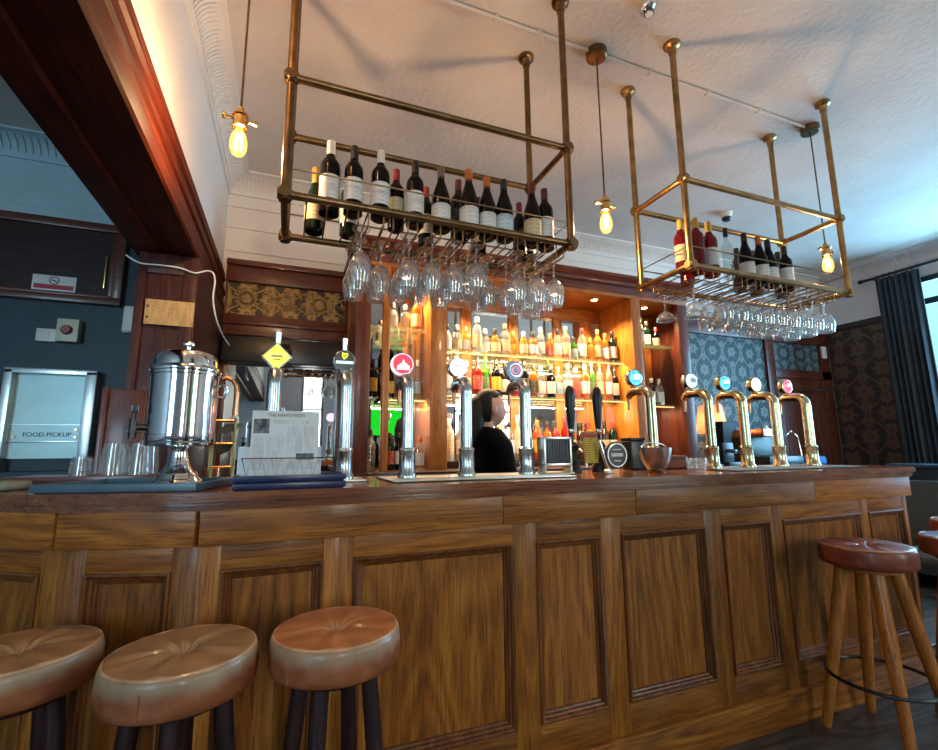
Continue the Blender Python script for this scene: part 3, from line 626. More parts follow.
for a, b_, m in ((.955, 1.07, 'honZ'), (2.805, 2.895, 'honZ'), (U0+.005, U0+.03, 'mahZ'), (U1-.03, U1-.005, 'mahZ')):
    ubld(B().box((a, UY+.05, 1.02), (b_, UB, 2.56)), 'side_panel', m)
ubld(B().box((U0, UB, 1.0), (U1, UB+.03, 2.56)), 'back_board', 'honZ')
for a, b_ in ((.515, .95), (1.078, 1.345), (1.455, 1.80), (1.91, 2.26), (2.37, 2.60), (2.68, 2.79), (2.91, 3.33)):
    ubld(B().box((a, UB-.008, 1.10), (b_, UB, 2.46)), 'mirror_glass', 'mirror', smooth=0)
for a in (1.40, 1.855, 2.315, 2.64): ubld(B().box((a-.045, UB-.022, 1.08), (a+.045, UB, 2.56), .004), 'mullion', 'honZ')
for a, b_ in ((.515, .95), (1.08, 2.80), (2.905, 3.33)): ubld(B().box((a, UB-.026, 2.44), (b_, UB, 2.555), .004), 'back_rail', 'honX')
ubld(B().box((U0, 3.02, .0), (U1, UB, 1.055), .004), 'base_cabinet', 'darkX')
ubld(B().box((U0-.02, 2.98, 1.055), (U1+.02, UB, 1.095), .006), 'back_counter', 'darkX')
ubld(B().box((1.09, 3.42, 1.095), (2.79, UB-.03, 1.145), .004), 'bottle_step', 'darkX')
SH = {'low': 1.145, 'mid': 1.655, 'top': 1.995}
for a, b_, zz in ((1.077, 2.797, (1.643, 1.983)), (.655, .948, (1.598, 2.12)), (.515, .598, (1.598, 2.12)), (2.905, 3.332, (1.61, 2.16))):
    for z in zz: ubld(B().box((a, UY+.09, z), (b_, UB-.012, z+.012), .002), 'glass_shelf', 'shelfglass')
bk = B()
for z in (1.643, 1.983):
    for x in (1.079, 2.795): bk.box((x-.006, UY+.2, z-.012), (x+.006, UB-.1, z), .002)
ubld(bk, 'shelf_bracket', 'gold')

# assumed warm light strips, added under the glass shelf fronts to brighten the bottles
M['assumed_led'] = emit('assumed_led_strip', (1, .66, .26), 1.6)
for a, b_, y, z in ((1.09, 2.79, UY+.13, 1.640), (1.09, 2.79, UY+.13, 1.980), (.66, .945, UY+.13, 1.595), (2.91, 3.33, UY+.13, 1.607)):
    o = ubld(B().box((a, y-.006, z-.006), (b_, y+.006, z)), 'assumed_light_strip', 'assumed_led')
    l = bpy.data.lights.new('assumed_strip_lamp', 'AREA'); l.shape = 'RECTANGLE'; l.size = b_-a; l.size_y = .012; l.energy = 9*(b_-a); l.color = (1, .68, .34)
    lo = bpy.data.objects.new('assumed_strip_lamp', l); C.objects.link(lo); lo.parent = o; lo.location = Vector(((a+b_)/2, y, z-.009))-ub.location; lo.rotation_euler = (.45, 0, 0)
# downlights in the soffit
def downlight(x, y, label, e=9):
    d = thing('downlight', label, 'downlight', (x, y, 2.555), 0, 'downlights in the back bar soffit')
    B().lathe([(.026, -.001), (.040, -.006), (.044, -.001), (.044, .0)], n=20).build('trim_ring', 'gold', d)
    B().lathe([(0, -.004), (.026, -.003)], n=16).build('lamp_lens', 'lens_warm', d)
    l = bpy.data.lights.new('downlight_lamp', 'SPOT'); l.energy = e; l.color = (1, .70, .38); l.spot_size = math.radians(125); l.spot_blend = .7; l.shadow_soft_size = .025
    lo = bpy.data.objects.new('downlight_lamp', l); C.objects.link(lo); lo.parent = d; lo.location = (0, 0, -.02)
for k, x in enumerate((1.28, 1.69, 2.10, 2.52)):
    downlight(x, 3.36, 'small glowing downlight in the centre bay soffit, %s from the left pillar' % ORD[k], 70)
downlight(.80, 3.40, 'small glowing downlight in the soffit of the left bay', 60)
downlight(3.12, 3.40, 'small glowing downlight in the soffit of the right bay', 45)

# ------------------------------------------------------------------ bottles
PROF = {
 'bordeaux': dict(p=[(0, .002), (.030, 0), (.0375, .006), (.0378, .19), (.035, .208), (.022, .228), (.0155, .243), (.0150, .298), (0, .300)], cap=(.0162, .245, .303), lab=(.0384, .055, .15)),
 'burgundy': dict(p=[(0, .002), (.032, 0), (.0405, .007), (.041, .135), (.038, .165), (.026, .205), (.0165, .235), (.0150, .295), (0, .297)], cap=(.0163, .235, .30), lab=(.0416, .03, .115)),
 'champagne': dict(p=[(0, .002), (.036, 0), (.044, .008), (.044, .14), (.040, .17), (.025, .215), (.017, .25), (.0165, .31), (0, .314)], cap=(.0195, .225, .318), lab=(.0446, .05, .125)),
 'round': dict(p=[(0, .002), (.032, 0), (.037, .005), (.037, .175), (.033, .198), (.019, .217), (.0145, .23), (.0145, .268), (0, .27)], cap=(.0165, .245, .288), lab=(.0376, .045, .145)),
 'squat': dict(p=[(0, .002), (.036, 0), (.042, .006), (.042, .105), (.039, .13), (.024, .15), (.016, .163), (.016, .185), (0, .187)], cap=(.0195, .172, .212), lab=(.0426, .025, .10)),
 'slim': dict(p=[(0, .002), (.026, 0), (.030, .005), (.030, .20), (.026, .22), (.014, .25), (.0125, .265), (.0125, .315), (0, .317)], cap=(.0145, .28, .335), lab=(.0306, .05, .15)),
 'square': dict(p=[(0, .002), (.027, 0), (.0325, .006), (.0325, .16), (.028, .182), (.017, .195), (.0145, .205), (.0145, .235), (0, .237)], cap=(.0175, .215, .258), lab=(.0331, .035, .13), sq=6),
 'mini': dict(p=[(0, .002), (.026, 0), (.033, .005), (.033, .115), (.029, .135), (.015, .152), (.013, .165), (.013, .185), (0, .187)], cap=(.0155, .165, .208), lab=(.0336, .025, .10)),
}
CACHE = {}
def bmesh_part(kind, part):
    k = (kind, part)
    if k in CACHE: return CACHE[k]
    q = PROF[kind]; sq = q.get('sq', 0); b = B()
    if part == 'body': b.lathe(q['p'], n=20, sq=sq)
    elif part == 'cap':
        r, a, c = q['cap']; b.lathe([(r, a), (r, c-.003), (r-.002, c), (0, c)], n=14)
    else:
        r, a, c = q['lab']; b.lathe([(r, a), (r, c)], n=18, a0=-PI/2-1.75, a1=-PI/2+1.75, sq=sq)
    me = b.mesh(kind+'_'+part); me.materials.append(M['white']); CACHE[k] = me; return me
def bottle(name, kind, loc, body, cap, lab, label, group, rz=0, sc=1):
    r = thing(name, label, 'bottle', loc, rz, group); r.scale = (sc, sc, sc)
    inst(bmesh_part(kind, 'body'), 'bottle_body', r, body)
    inst(bmesh_part(kind, 'cap'), 'capsule' if name == 'wine_bottle' else 'stopper', r, cap)
    if lab: inst(bmesh_part(kind, 'lab'), 'paper_label', r, lab)
    return r
BN = {'b_dark': 'dark', 'b_green': 'dark green', 'b_brown': 'brown', 'b_clear': 'clear', 'b_amber': 'amber', 'b_gold': 'golden', 'b_red': 'red', 'b_orange': 'orange', 'b_pink': 'pink', 'b_rose': 'rose pink', 'b_bright': 'green', 'b_blue': 'blue', 'b_white': 'milky white'}
LN = {None: 'no label', 'lab_white': 'white label', 'lab_cream': 'cream label', 'lab_blue': 'pale blue label', 'lab_black': 'black label', 'lab_red': 'red label', 'lab_yellow': 'yellow label', 'lab_green': 'green label'}
def shelf_row(x0, x1, y, z, specs, where, group, sc=1):
    n = len(specs)
    for k, (kind, body, cap, lab) in enumerate(specs):
        x = x0+(x1-x0)*(k+.5)/n+random.uniform(-.002, .002)
        bottle('spirit_bottle', kind, (x, y+random.uniform(-.02, .02), z+.0005), body, cap, lab, '%s bottle with %s, %s from left on %s' % (BN[body], LN[lab], ORD[k], where), group, random.uniform(-.5, .5)-.4, sc)
top_specs = [('mini', 'b_white', 'c_black', 'lab_white'), ('squat', 'b_clear', 'c_silver', 'lab_cream'), ('mini', 'b_gold', 'c_cork', 'lab_white'), ('round', 'b_clear', 'c_white', 'lab_cream'), ('mini', 'b_clear', 'c_white', 'lab_white'), ('squat', 'b_amber', 'c_black', 'lab_cream'),
             ('square', 'b_clear', 'c_cork', 'lab_cream'), ('mini', 'b_amber', 'c_gold', 'lab_yellow'), ('mini', 'b_gold', 'c_white', 'lab_cream'), ('squat', 'b_orange', 'c_black', 'lab_white'), ('square', 'b_clear', 'c_white', 'lab_white'), ('mini', 'b_amber', 'c_cork', 'lab_red'),
             ('square', 'b_clear', 'c_black', 'lab_white'), ('round', 'b_pink', 'c_cork', 'lab_cream'), ('mini', 'b_bright', 'c_black', 'lab_blue'), ('round', 'b_clear', 'c_red', 'lab_white'), ('mini', 'b_gold', 'c_gold', None), ('round', 'b_gold', 'c_cork', 'lab_cream'), ('square', 'b_amber', 'c_gold', 'lab_white'), ('round', 'b_green', 'c_black', 'lab_white')]
mid_specs = [('round', 'b_clear', 'c_black', 'lab_white'), ('round', 'b_orange', 'c_white', 'lab_red'), ('square', 'b_pink', 'c_white', 'lab_white'), ('round', 'b_red', 'c_black', 'lab_red'), ('slim', 'b_bright', 'c_gold', 'lab_green'), ('round', 'b_dark', 'c_black', 'lab_yellow'), ('square', 'b_brown', 'c_black', 'lab_white'), ('round', 'b_red', 'c_red', 'lab_cream'),
             ('round', 'b_dark', 'c_black', 'lab_black'), ('square', 'b_amber', 'c_black', 'lab_black'), ('square', 'b_clear', 'c_white', 'lab_white'), ('square', 'b_dark', 'c_black', 'lab_white'), ('square', 'b_clear', 'c_cork', 'lab_blue'), ('round', 'b_clear', 'c_cork', 'lab_white'), ('square', 'b_pink', 'c_white', None), ('round', 'b_orange', 'c_white', 'lab_white'), ('slim', 'b_bright', 'c_white', 'lab_green'), ('slim', 'b_clear', 'c_cork', 'lab_cream'), ('slim', 'b_pink', 'c_red', 'lab_white'), ('round', 'b_dark', 'c_black', 'lab_white')]
low_specs = [('bordeaux', 'b_white', 'c_white', 'lab_cream'), ('slim', 'b_clear', 'c_black', 'lab_white'), ('round', 'b_gold', 'c_red', 'lab_yellow'), ('bordeaux', 'b_white', 'c_silver', 'lab_white'), ('slim', 'b_amber', 'c_red', 'lab_white'), ('round', 'b_gold', 'c_white', 'lab_cream'), ('round', 'b_clear', 'c_black', 'lab_white'), ('slim', 'b_white', 'c_white', 'lab_white'),
             ('round', 'b_clear', 'c_silver', 'lab_blue'), ('bordeaux', 'b_orange', 'c_orange', 'lab_yellow'), ('round', 'b_amber', 'c_black', 'lab_yellow'), ('bordeaux', 'b_red', 'c_black', 'lab_red'), ('slim', 'b_red', 'c_red', 'lab_cream'), ('bordeaux', 'b_amber', 'c_gold', 'lab_cream'), ('round', 'b_brown', 'c_black', 'lab_black'), ('round', 'b_orange', 'c_red', 'lab_red'), ('slim', 'b_amber', 'c_black', 'lab_cream'), ('bordeaux', 'b_brown', 'c_black', 'lab_cream'), ('bordeaux', 'b_green', 'c_red', 'lab_white')]
shelf_row(1.10, 2.79, 3.42, 1.995, top_specs, 'top glass shelf of centre bay', 'bottles on the top centre shelf', 1.05)
shelf_row(1.10, 2.79, 3.42, 1.655, mid_specs, 'lower glass shelf of centre bay', 'bottles on the lower centre shelf', 1.08)
shelf_row(1.13, 2.77, 3.46, 1.145, low_specs, 'counter step of centre bay', 'bottles on the back counter step', 1.09)
shelf_row(.66, .945, 3.42, 2.132, [('squat', 'b_clear', 'c_silver', 'lab_white'), ('mini', 'b_clear', 'c_white', 'lab_cream'), ('round', 'b_amber', 'c_black', 'lab_cream')], 'top glass shelf of left bay', 'bottles in the left bay')
shelf_row(.66, .945, 3.42, 1.610, [('round', 'b_dark', 'c_black', 'lab_yellow'), ('round', 'b_pink', 'c_red', 'lab_red'), ('square', 'b_clear', 'c_white', 'lab_white'), ('slim', 'b_clear', 'c_white', 'lab_blue')], 'lower glass shelf of left bay', 'bottles in the left bay', .92)
shelf_row(.655, .945, 3.36, 1.095, [('round', 'b_green', 'c_black', 'lab_red'), ('round', 'b_dark', 'c_black', 'lab_white'), ('square', 'b_clear', 'c_red', 'lab_white'), ('square', 'b_clear', 'c_orange', 'lab_white')], 'back counter in left bay', 'bottles in the left bay', .92)
shelf_row(.52, .597, 3.40, 1.610, [('round', 'b_dark', 'c_black', 'lab_yellow')], 'lower shelf beside the left post', 'bottles in the left bay')
shelf_row(.52, .597, 3.40, 1.095, [('round', 'b_clear', 'c_black', None)], 'back counter beside the left post', 'bottles in the left bay')
shelf_row(2.93, 3.31, 3.44, 2.172, [('squat', 'b_gold', 'c_cork', 'lab_white'), ('round', 'b_clear', 'c_white', 'lab_white'), ('square', 'b_green', 'c_black', 'lab_white'), ('mini', 'b_dark', 'c_red', 'lab_cream')], 'top glass shelf of right bay', 'bottles in the right bay')
shelf_row(2.93, 3.31, 3.44, 1.622, [('square', 'b_dark', 'c_black', 'lab_white'), ('squat', 'b_clear', 'c_cork', 'lab_white'), ('square', 'b_brown', 'c_white', 'lab_white'), ('square', 'b_clear', 'c_silver', 'lab_blue')], 'lower glass shelf of right bay', 'bottles in the right bay')
shelf_row(2.93, 3.20, 3.38, 1.095, [('round', 'b_green', 'c_black', 'lab_white'), ('mini', 'b_dark', 'c_black', 'lab_cream')], 'back counter in right bay', 'bottles in the right bay')

# ------------------------------------------------------------------ pipe racks
RF, RB, ZLOW, ZUP = 1.70, 2.06, 2.158, 2.635
def rack(x0, x1, label, m_, cols, shade):
    t = thing('pipe_rack', label, 'rack', ((x0+x1)/2, (RF+RB)/2, ZLOW), 0)
    def bb(b, n, m=m_): return b.build(n, m, t, world=True)
    R = .0165
    for x in (x0, x1):
        for y in (RF, RB):
            p = bb(B().cyl((x, y, ZLOW-.01), (x, y, ZC), R), 'upright_pipe')
            b = B().lathe([(.0, -.06), (.021, -.06), (.021, -.028), (.026, -.022), (.042, -.016), (.044, -.003), (.044, 0)], (x, y, ZC), 20)
            for v in b.bm.verts: v.co -= t.location
            b.build('ceiling_flange', m_, p)
            for z in (ZLOW, ZUP):
                b = B().cyl((x, y, z-.026), (x, y, z+.026), .022).cyl((x-.026, y, z), (x+.026, y, z), .021).cyl((x, y-.026, z), (x, y+.026, z), .021)
                for v in b.bm.verts: v.co -= t.location
                b.build('pipe_fitting', m_, p)
    for z in (ZLOW, ZUP):
        for y in (RF, RB): bb(B().cyl((x0, y, z), (x1, y, z), R*.95), 'long_rail')
        for x in (x0, x1): bb(B().cyl((x, RF, z), (x, RB, z), R*.95), 'end_rail')
    zw = ZLOW+.105
    bb(B().tube([(x0, RF, zw), (x1, RF, zw), (x1, RB, zw), (x0, RB, zw), (x0, RF, zw)], .0035, 6), 'guard_wire', 'brassd')
    b = B(); n = int((x1-x0)/.075)
    for k in range(1, n):
        x = x0+(x1-x0)*k/n; b.cyl((x, RF, ZLOW), (x, RB, ZLOW), .0035, n=6)
    bb(b, 'shelf_wires', 'brassd')
    for k, x in enumerate(cols):
        b = B()
        for s in (-1, 1):
            xx = x+s*.019
            b.tube([(xx, RF+.02, ZLOW-.006), (xx, RF+.02, ZLOW-.058), (xx, RB-.02, ZLOW-.058), (xx, RB-.02, ZLOW-.006)], .0036, 6)
        bb(b, 'glass_hanger', 'brass')
    return t
XA0, XA1, XB0, XB1 = -.05, 1.165, 1.880, 3.140
colsA = [.235+.098*k for k in range(10)]
colsB = [1.97+.104*k for k in range(11)]
rack(XA0, XA1, 'bronze pipe rack hanging over the left half of the bar', 'brassd', colsA, 0)
rack(XB0, XB1, 'brass pipe rack hanging over the right half of the bar', 'brass', colsB, 1)
# conduit along the ceiling
b = B().cyl((.0, 1.885, ZC-.012), (3.30, 1.885, ZC-.012), .010, n=8)
for x in (.9, 1.15, 1.9, 2.35, 2.8): b.box((x-.012, 1.87, ZC-.026), (x+.012, 1.90, ZC), .003)
tag(b.build('ceiling_conduit', 'ceil'), 'thin painted conduit pipe clipped along the ceiling between pendant lights', 'conduit')
# wine bottles standing in the racks:  x-pixel, row depth, kind, body, capsule, label, size
LW = [(315, 2.00, 'champagne', 'b_green', 'c_gold', 'lab_cream', 'orange-gold capsule', .95), (329, 1.82, 'bordeaux', 'b_dark', 'c_white', 'lab_white', 'white capsule', 1.07), (349, 1.99, 'bordeaux', 'b_green', 'c_black', 'lab_white', 'black capsule', 1),
      (353, 1.79, 'bordeaux', 'b_dark', 'c_black', 'lab_white', 'black capsule', 1.0), (380, 1.79, 'bordeaux', 'b_dark', 'c_white', 'lab_white', 'silver-white capsule', 1.02), (396, 1.86, 'bordeaux', 'b_dark', 'c_red', 'lab_cream', 'red capsule', .94), (415, 1.80, 'bordeaux', 'b_dark', 'c_black', 'lab_white', 'black capsule', 1),
      (426, 1.97, 'bordeaux', 'b_dark', 'c_red', 'lab_white', 'red capsule', .98), (441, 1.80, 'burgundy', 'b_dark', 'c_taupe', 'lab_white', 'taupe capsule', 1), (458.5, 1.87, 'bordeaux', 'b_dark', 'c_darkred', 'lab_black', 'dark red capsule', 1), (469, 1.79, 'burgundy', 'b_dark', 'c_orange', 'lab_white', 'orange capsule', 1.04),
      (478, 1.97, 'bordeaux', 'b_dark', 'c_darkred', 'lab_white', 'dark red capsule', .98), (487, 1.80, 'burgundy', 'b_dark', 'c_orange', 'lab_white', 'orange capsule', 1.0), (504, 1.79, 'burgundy', 'b_dark', 'c_black', 'lab_blue', 'black capsule', 1), (519, 1.93, 'bordeaux', 'b_dark', 'c_darkred', 'lab_black', 'dark red capsule', .95),
      (532, 1.79, 'burgundy', 'b_dark', 'c_darkred', 'lab_cream', 'dark red capsule', 1.03), (537, 1.98, 'bordeaux', 'b_dark', 'c_black', 'lab_white', 'black capsule', .97), (548, 1.81, 'bordeaux', 'b_dark', 'c_darkred', 'lab_white', 'dark red capsule', 1.03)]
for k, (px, y, kind, body, cap, lab, cn, sc) in enumerate(LW):
    x = min(XA1-.065, max(XA0+.065, atY(px, 205, y).x))
    bottle('wine_bottle', kind, (x, y, ZLOW+.0045), body, cap, lab, 'wine bottle with %s and %s, %s from left in the left rack' % (cn, LN[lab], ORD[k]), 'wine bottles in the left rack', random.uniform(-.25, .25)-.05, sc)
RW = [(675, 1.80, 'bordeaux', 'b_rose', 'c_yellow', 'lab_cream', 'yellow capsule', .98), (686, 1.94, 'bordeaux', 'b_rose', 'c_yellow', None, 'yellow capsule', 1.02), (698, 1.79, 'bordeaux', 'b_rose', 'c_gold', None, 'gold capsule', 1.06), (711, 1.80, 'bordeaux', 'b_rose', 'c_yellow', 'lab_white', 'wide yellow capsule', 1.06),
      (728, 1.79, 'slim', 'b_clear', 'c_black', None, 'black capsule', .9), (737, 1.93, 'bordeaux', 'b_brown', 'c_black', None, 'black capsule', .92), (746, 1.80, 'burgundy', 'b_dark', 'c_black', 'lab_white', 'black capsule', 1.0), (753, 1.95, 'bordeaux', 'b_dark', 'c_taupe', 'lab_white', 'taupe capsule', .98),
      (760, 1.80, 'burgundy', 'b_dark', 'c_orange', 'lab_white', 'orange capsule', 1.0), (769, 1.81, 'burgundy', 'b_dark', 'c_black', 'lab_white', 'black capsule', 1.0), (778, 1.92, 'bordeaux', 'b_dark', 'c_black', 'lab_white', 'black capsule', 1.0), (785, 1.82, 'bordeaux', 'b_dark', 'c_black', 'lab_white', 'black capsule', .94)]
for k, (px, y, kind, body, cap, lab, cn, sc) in enumerate(RW):
    x = min(XB1-.065, max(XB0+.056, atY(px, 260, y).x))
    bottle('wine_bottle', kind, (x, y, ZLOW+.0045), body, cap, lab, '%s wine bottle with %s, %s from left in the right rack' % (BN[body], cn, ORD[k]), 'wine bottles in the right rack', random.uniform(-.25, .25)-.3, sc)
# hanging glasses (z=0 at the foot, hanging down)
def gl(prof): 
    b = B(); b.lathe(prof, n=24); me = b.mesh('hanging_glass', 60); me.materials.append(M['glass']); return me
G_wine = gl([(0, .0), (.030, .0), (.036, -.002), (.034, -.005), (.010, -.010), (.0045, -.018), (.004, -.085), (.008, -.092), (.026, -.103), (.039, -.125), (.043, -.150), (.040, -.178), (.034, -.208), (.0325, -.208), (.0385, -.178), (.0415, -.150), (.0375, -.126), (.025, -.106), (.003, -.098)])
G_gob = gl([(0, .0), (.030, .0), (.036, -.002), (.034, -.005), (.010, -.010), (.005, -.018), (.0045, -.070), (.010, -.078), (.032, -.090), (.045, -.115), (.049, -.140), (.047, -.170), (.042, -.195), (.0405, -.195), (.0455, -.170), (.0475, -.140), (.0435, -.116), (.03, -.093), (.003, -.086)])
G_coupe = gl([(0, .0), (.030, .0), (.036, -.002), (.034, -.005), (.010, -.010), (.0045, -.018), (.0042, -.10), (.010, -.108), (.040, -.128), (.056, -.155), (.0565, -.165), (.055, -.165), (.0545, -.156), (.039, -.131), (.003, -.113)])
ROW = {0: 'front', 1: 'middle', 2: 'back'}
def hang(cols, rack_name, group, pick):
    for k, x in enumerate(cols):
        for j, y in enumerate((1.775, 1.88, 1.985)):
            kind = pick(k, j)
            if not kind: continue
            me, nm = {'w': (G_wine, 'wine glass'), 'g': (G_gob, 'round wine goblet'), 'c': (G_coupe, 'coupe glass')}[kind]
            o = inst(me, 'wine_glass' if kind != 'c' else 'coupe_glass', None, None, (x+random.uniform(-.002, .002), y+random.uniform(-.002, .002), ZLOW-.0485), random.random())
            o.scale = (1.06, 1.06, 1.1) if kind == 'w' else (.9, .9, 1) if kind == 'c' else (1, 1, 1)
            tag(o, 'clear %s hanging upside down, %s column from left, %s row, %s' % (nm, ORD[k], ROW[j], rack_name), 'glass', group)
rg = random.Random(5)
hang(colsA, 'left rack', 'glasses hanging from the left rack', lambda k, j: None if (k in (1, 6) and j == 0) or (k == 7 and j == 2) else 'w' if k != 5 else 'g')
hang(colsB, 'right rack', 'glasses hanging from the right rack', lambda k, j: ('c' if j != 1 else None) if k == 0 else (('c' if j != 2 else None) if k == 1 else (None if k in (2,) and j != 0 else 'g')))

# ------------------------------------------------------------------ pendant lights
def pendant(x, y, zb, label, e=14, rose=True):
    t = thing('pendant_light', label, 'pendant light', (x, y, ZC), 0, 'bare bulb pendants over the bar')
    zl = zb-ZC
    if rose: B().lathe([(0, -.045), (.050, -.045), (.056, -.040), (.058, -.004), (.058, 0)], n=24).build('ceiling_rose', 'brassd', t)
    B().cyl((0, 0, -.04), (0, 0, zl+.135), .0045, n=8).build('flex', 'brassd', t)
    h = B().lathe([(0, zl+.145), (.012, zl+.14), (.014, zl+.125), (.026, zl+.118), (.030, zl+.105), (.024, zl+.10), (.026, zl+.07), (.029, zl+.066), (.029, zl+.052), (.022, zl+.05)], n=20).build('lamp_holder', 'gold', t)
    B().cyl((-.055, 0, zl+.095), (.055, 0, zl+.085), .006, n=8).cyl((-.062, 0, zl+.096), (-.052, 0, zl+.094), .012, n=10).cyl((.052, 0, zl+.086), (.062, 0, zl+.084), .012, n=10).build('turn_switch', 'gold', h)
    bl = B().lathe([(.013, zl+.055), (.014, zl+.045), (.026, zl+.02), (.032, zl-.01), (.031, zl-.035), (.022, zl-.058), (.008, zl-.068), (0, zl-.069)], n=20).build('bulb', 'bulb', t)
    b = B()
    for k in range(6):
        a = 2*PI*k/6; b.cyl((.010*math.cos(a), .010*math.sin(a), zl+.03), (.014*math.cos(a), .014*math.sin(a), zl-.04), .0018, n=5)
    b.build('filament', 'filament', bl)
    l = bpy.data.lights.new('pendant_lamp', 'POINT'); l.energy = e; l.color = (1, .66, .38); l.shadow_soft_size = .03
    lo = bpy.data.objects.new('pendant_lamp', l); C.objects.link(lo); lo.parent = t; lo.location = (0, 0, zl-.01)
pendant(-.235, 1.885, 2.450, 'bare glowing bulb pendant nearest the dark beam at the left', 42)
pendant(1.515, 1.885, 2.422, 'bare glowing bulb pendant hanging between the two pipe racks', 44)
pendant(3.30, 1.885, 2.440, 'bare glowing bulb pendant at the right end of the right rack', 26)
# assumed, unseen wall lamp on the partition above the view, for the orange glow
t = thing('wall_lamp', 'assumed brass wall lamp with warm bulb on the partition above the beam', 'wall lamp', (-.535, 1.15, 3.0))
B().lathe([(0, .012), (.045, .010), (.05, 0)], (0, 0, 0), 20, 'X').build('back_plate', 'gold', t)
B().tube([(.0, 0, 0), (.06, 0, -.005), (.09, 0, .02), (.10, 0, .05)], .007).build('arm', 'gold', t)
B().lathe([(0, .05), (.02, .055), (.03, .08), (.03, .11), (.018, .13), (0, .135)], (.10, 0, 0), 16).build('bulb', 'bulb', t)
l = bpy.data.lights.new('wall_lamp_lamp', 'POINT'); l.energy = 11; l.color = (1, .46, .09); l.shadow_soft_size = .03
lo = bpy.data.objects.new('wall_lamp_lamp', l); C.objects.link(lo); lo.parent = t; lo.location = (.10, 0, .09)
# ceiling bits
t = thing('ceiling_spotlight', 'shiny chrome ceiling fitting at the top edge of the picture', 'ceiling light', (1.592, 1.56, ZC))
B().lathe([(0, -.05), (.025, -.05), (.04, -.035), (.05, -.01), (.05, 0)], n=20).build('dome', 'chrome', t); B().lathe([(0, -.056), (.02, -.052)], n=14).build('lens', 'white', t)
t = thing('ceiling_sensor', 'white dome sensor with black lens on the ceiling behind the right rack', 'sensor', (3.80, 2.98, ZC))
B().lathe([(0, -.05), (.03, -.05), (.05, -.03), (.055, 0)], n=20).build('sensor_base', 'white', t); B().lathe([(0, -.085), (.03, -.08), (.045, -.06), (.04, -.048)], n=18).build('sensor_lens', 'black', t)

# ------------------------------------------------------------------ beer taps
def tap_parts(t, m):
    B().lathe([(0, 0), (.040, 0), (.040, .012), (.034, .02), (.0335, .10), (.036, .104), (.036, .115), (.028, .122)], n=24).build('tap_base', m, t)
    arc = [(0, .055*(1-math.cos(a)), .368+.055*math.sin(a)) for a in [k*PI/2/8 for k in range(9)]]
    B().tube([(0, 0, .11), (0, 0, .25)]+arc+[(0, .11, .425), (0, .15, .415), (0, .167, .393)], .027, 18, rs=[.0265]*2+[.0265]*9+[.025, .022, .018]).build('swan_neck', m, t)
    B().cyl((0, .162, .413), (0, .167, .323), .011, .008).cyl((0, .122, .42), (0, .122, .47), .014, n=12).build('spout', 'copper', t)
def tap(x, m, label, lens, lab2):
    t = thing('beer_tap', label, 'beer tap', (x, 1.95, 1.1245), 0, 'swan neck beer taps along the bar')
    tap_parts(t, m); lens(t); return t
ZL = .4985
def disc(t, face, ring, r=.047, name='badge', glow=True):
    b = thing_part = B().lathe([(r*.9, .028), (r, .026), (r*1.04, .0), (r*.9, -.012), (0, -.012)], (0, .128, ZL), 28, '-Y').build('badge_housing', ring, t)
    B().lathe([(0, .029), (r*.9, .028)], (0, .128, ZL), 28, '-Y').build('badge_face', face, b)
    return b
E_ = {k: emit('badge_'+k, c, s, c2) for k, (c, s, c2) in dict(white=((.95, .95, .9), 1.8, None), blue=((.05, .42, .85), 1.3, (.25, .75, .95)), pink=((.90, .12, .22), 1.2, (.95, .35, .45)), yellow=((.75, .80, .06), 1.5, (.85, .85, .2)), red=((.80, .08, .12), 1.0, None), cyan=((.55, .85, .95), 1.25, None), lilac=((.85, .72, .9), 1.1, None), grey=((.16, .32, .46), .7, (.30, .45, .6))).items()}
def L_yellow(t):
    b = B().prism([(0, -.062), (.060, 0), (0, .062), (-.060, 0)], lambda p, k: (p[0], k, ZL+p[1]), .10, .13).build('badge_housing', 'chrome', t)
    B().prism([(0, -.055), (.053, 0), (0, .055), (-.053, 0)], lambda p, k: (p[0], k, ZL+p[1]), .0985, .10).build('badge_face', E_['yellow'], b)
    B().box((-.022, .0975, ZL-.002), (.022, .0985, ZL+.006)).box((-.014, .0975, ZL-.014), (.014, .0985, ZL-.009)).build('badge_print', 'inkgrey', b)
    B().cyl((0, .115, ZL+.05), (0, .115, ZL+.105), .012, .015, 14).build('tap_handle', 'chrome', t)
def L_harp(t):
    b = disc(t, 'black', 'chrome', .047)
    B().box((-.037, .0865, ZL-.016), (.037, .0895, ZL-.004), .001).build('badge_band', E_['cyan'], b)
    h = B().tube([(-.010, .088, ZL+.032), (.0, .088, ZL+.027), (.010, .088, ZL+.030), (.012, .088, ZL+.022)], .0022, 6)
    h.tube([(-.010, .088, ZL+.032), (-.011, .088, ZL+.018), (-.003, .088, ZL+.004), (.006, .088, ZL+.012), (.012, .088, ZL+.022)], .0022, 6)
    for k in range(4): h.cyl((-.007+.004*k, .088, ZL+.029-.001*k), (-.007+.0038*k, .088, ZL+.012-.001*k), .0008, n=5)
    h.build('badge_harp', E_['yellow'], b)
    B().cyl((0, .115, ZL+.045), (0, .115, ZL+.10), .011, .014, 14).build('tap_handle', 'chrome', t)
def L_red(t):
    b = disc(t, E_['red'], E_['lilac'], .050)
    w = B()
    for k, (x, h) in enumerate(((-.022, .018), (-.012, .026), (0, .044), (.012, .028), (.022, .018))): w.prism([(x-.006, -.024), (x+.006, -.024), (x+.005, -.024+h*.7), (x, -.024+h), (x-.005, -.024+h*.7)], lambda p, q: (p[0], q, ZL+p[1]), .0868, .0885)
    w.box((-.030, .0868, ZL-.028), (.030, .0885, ZL-.022)).build('badge_emblem', E_['white'], b)
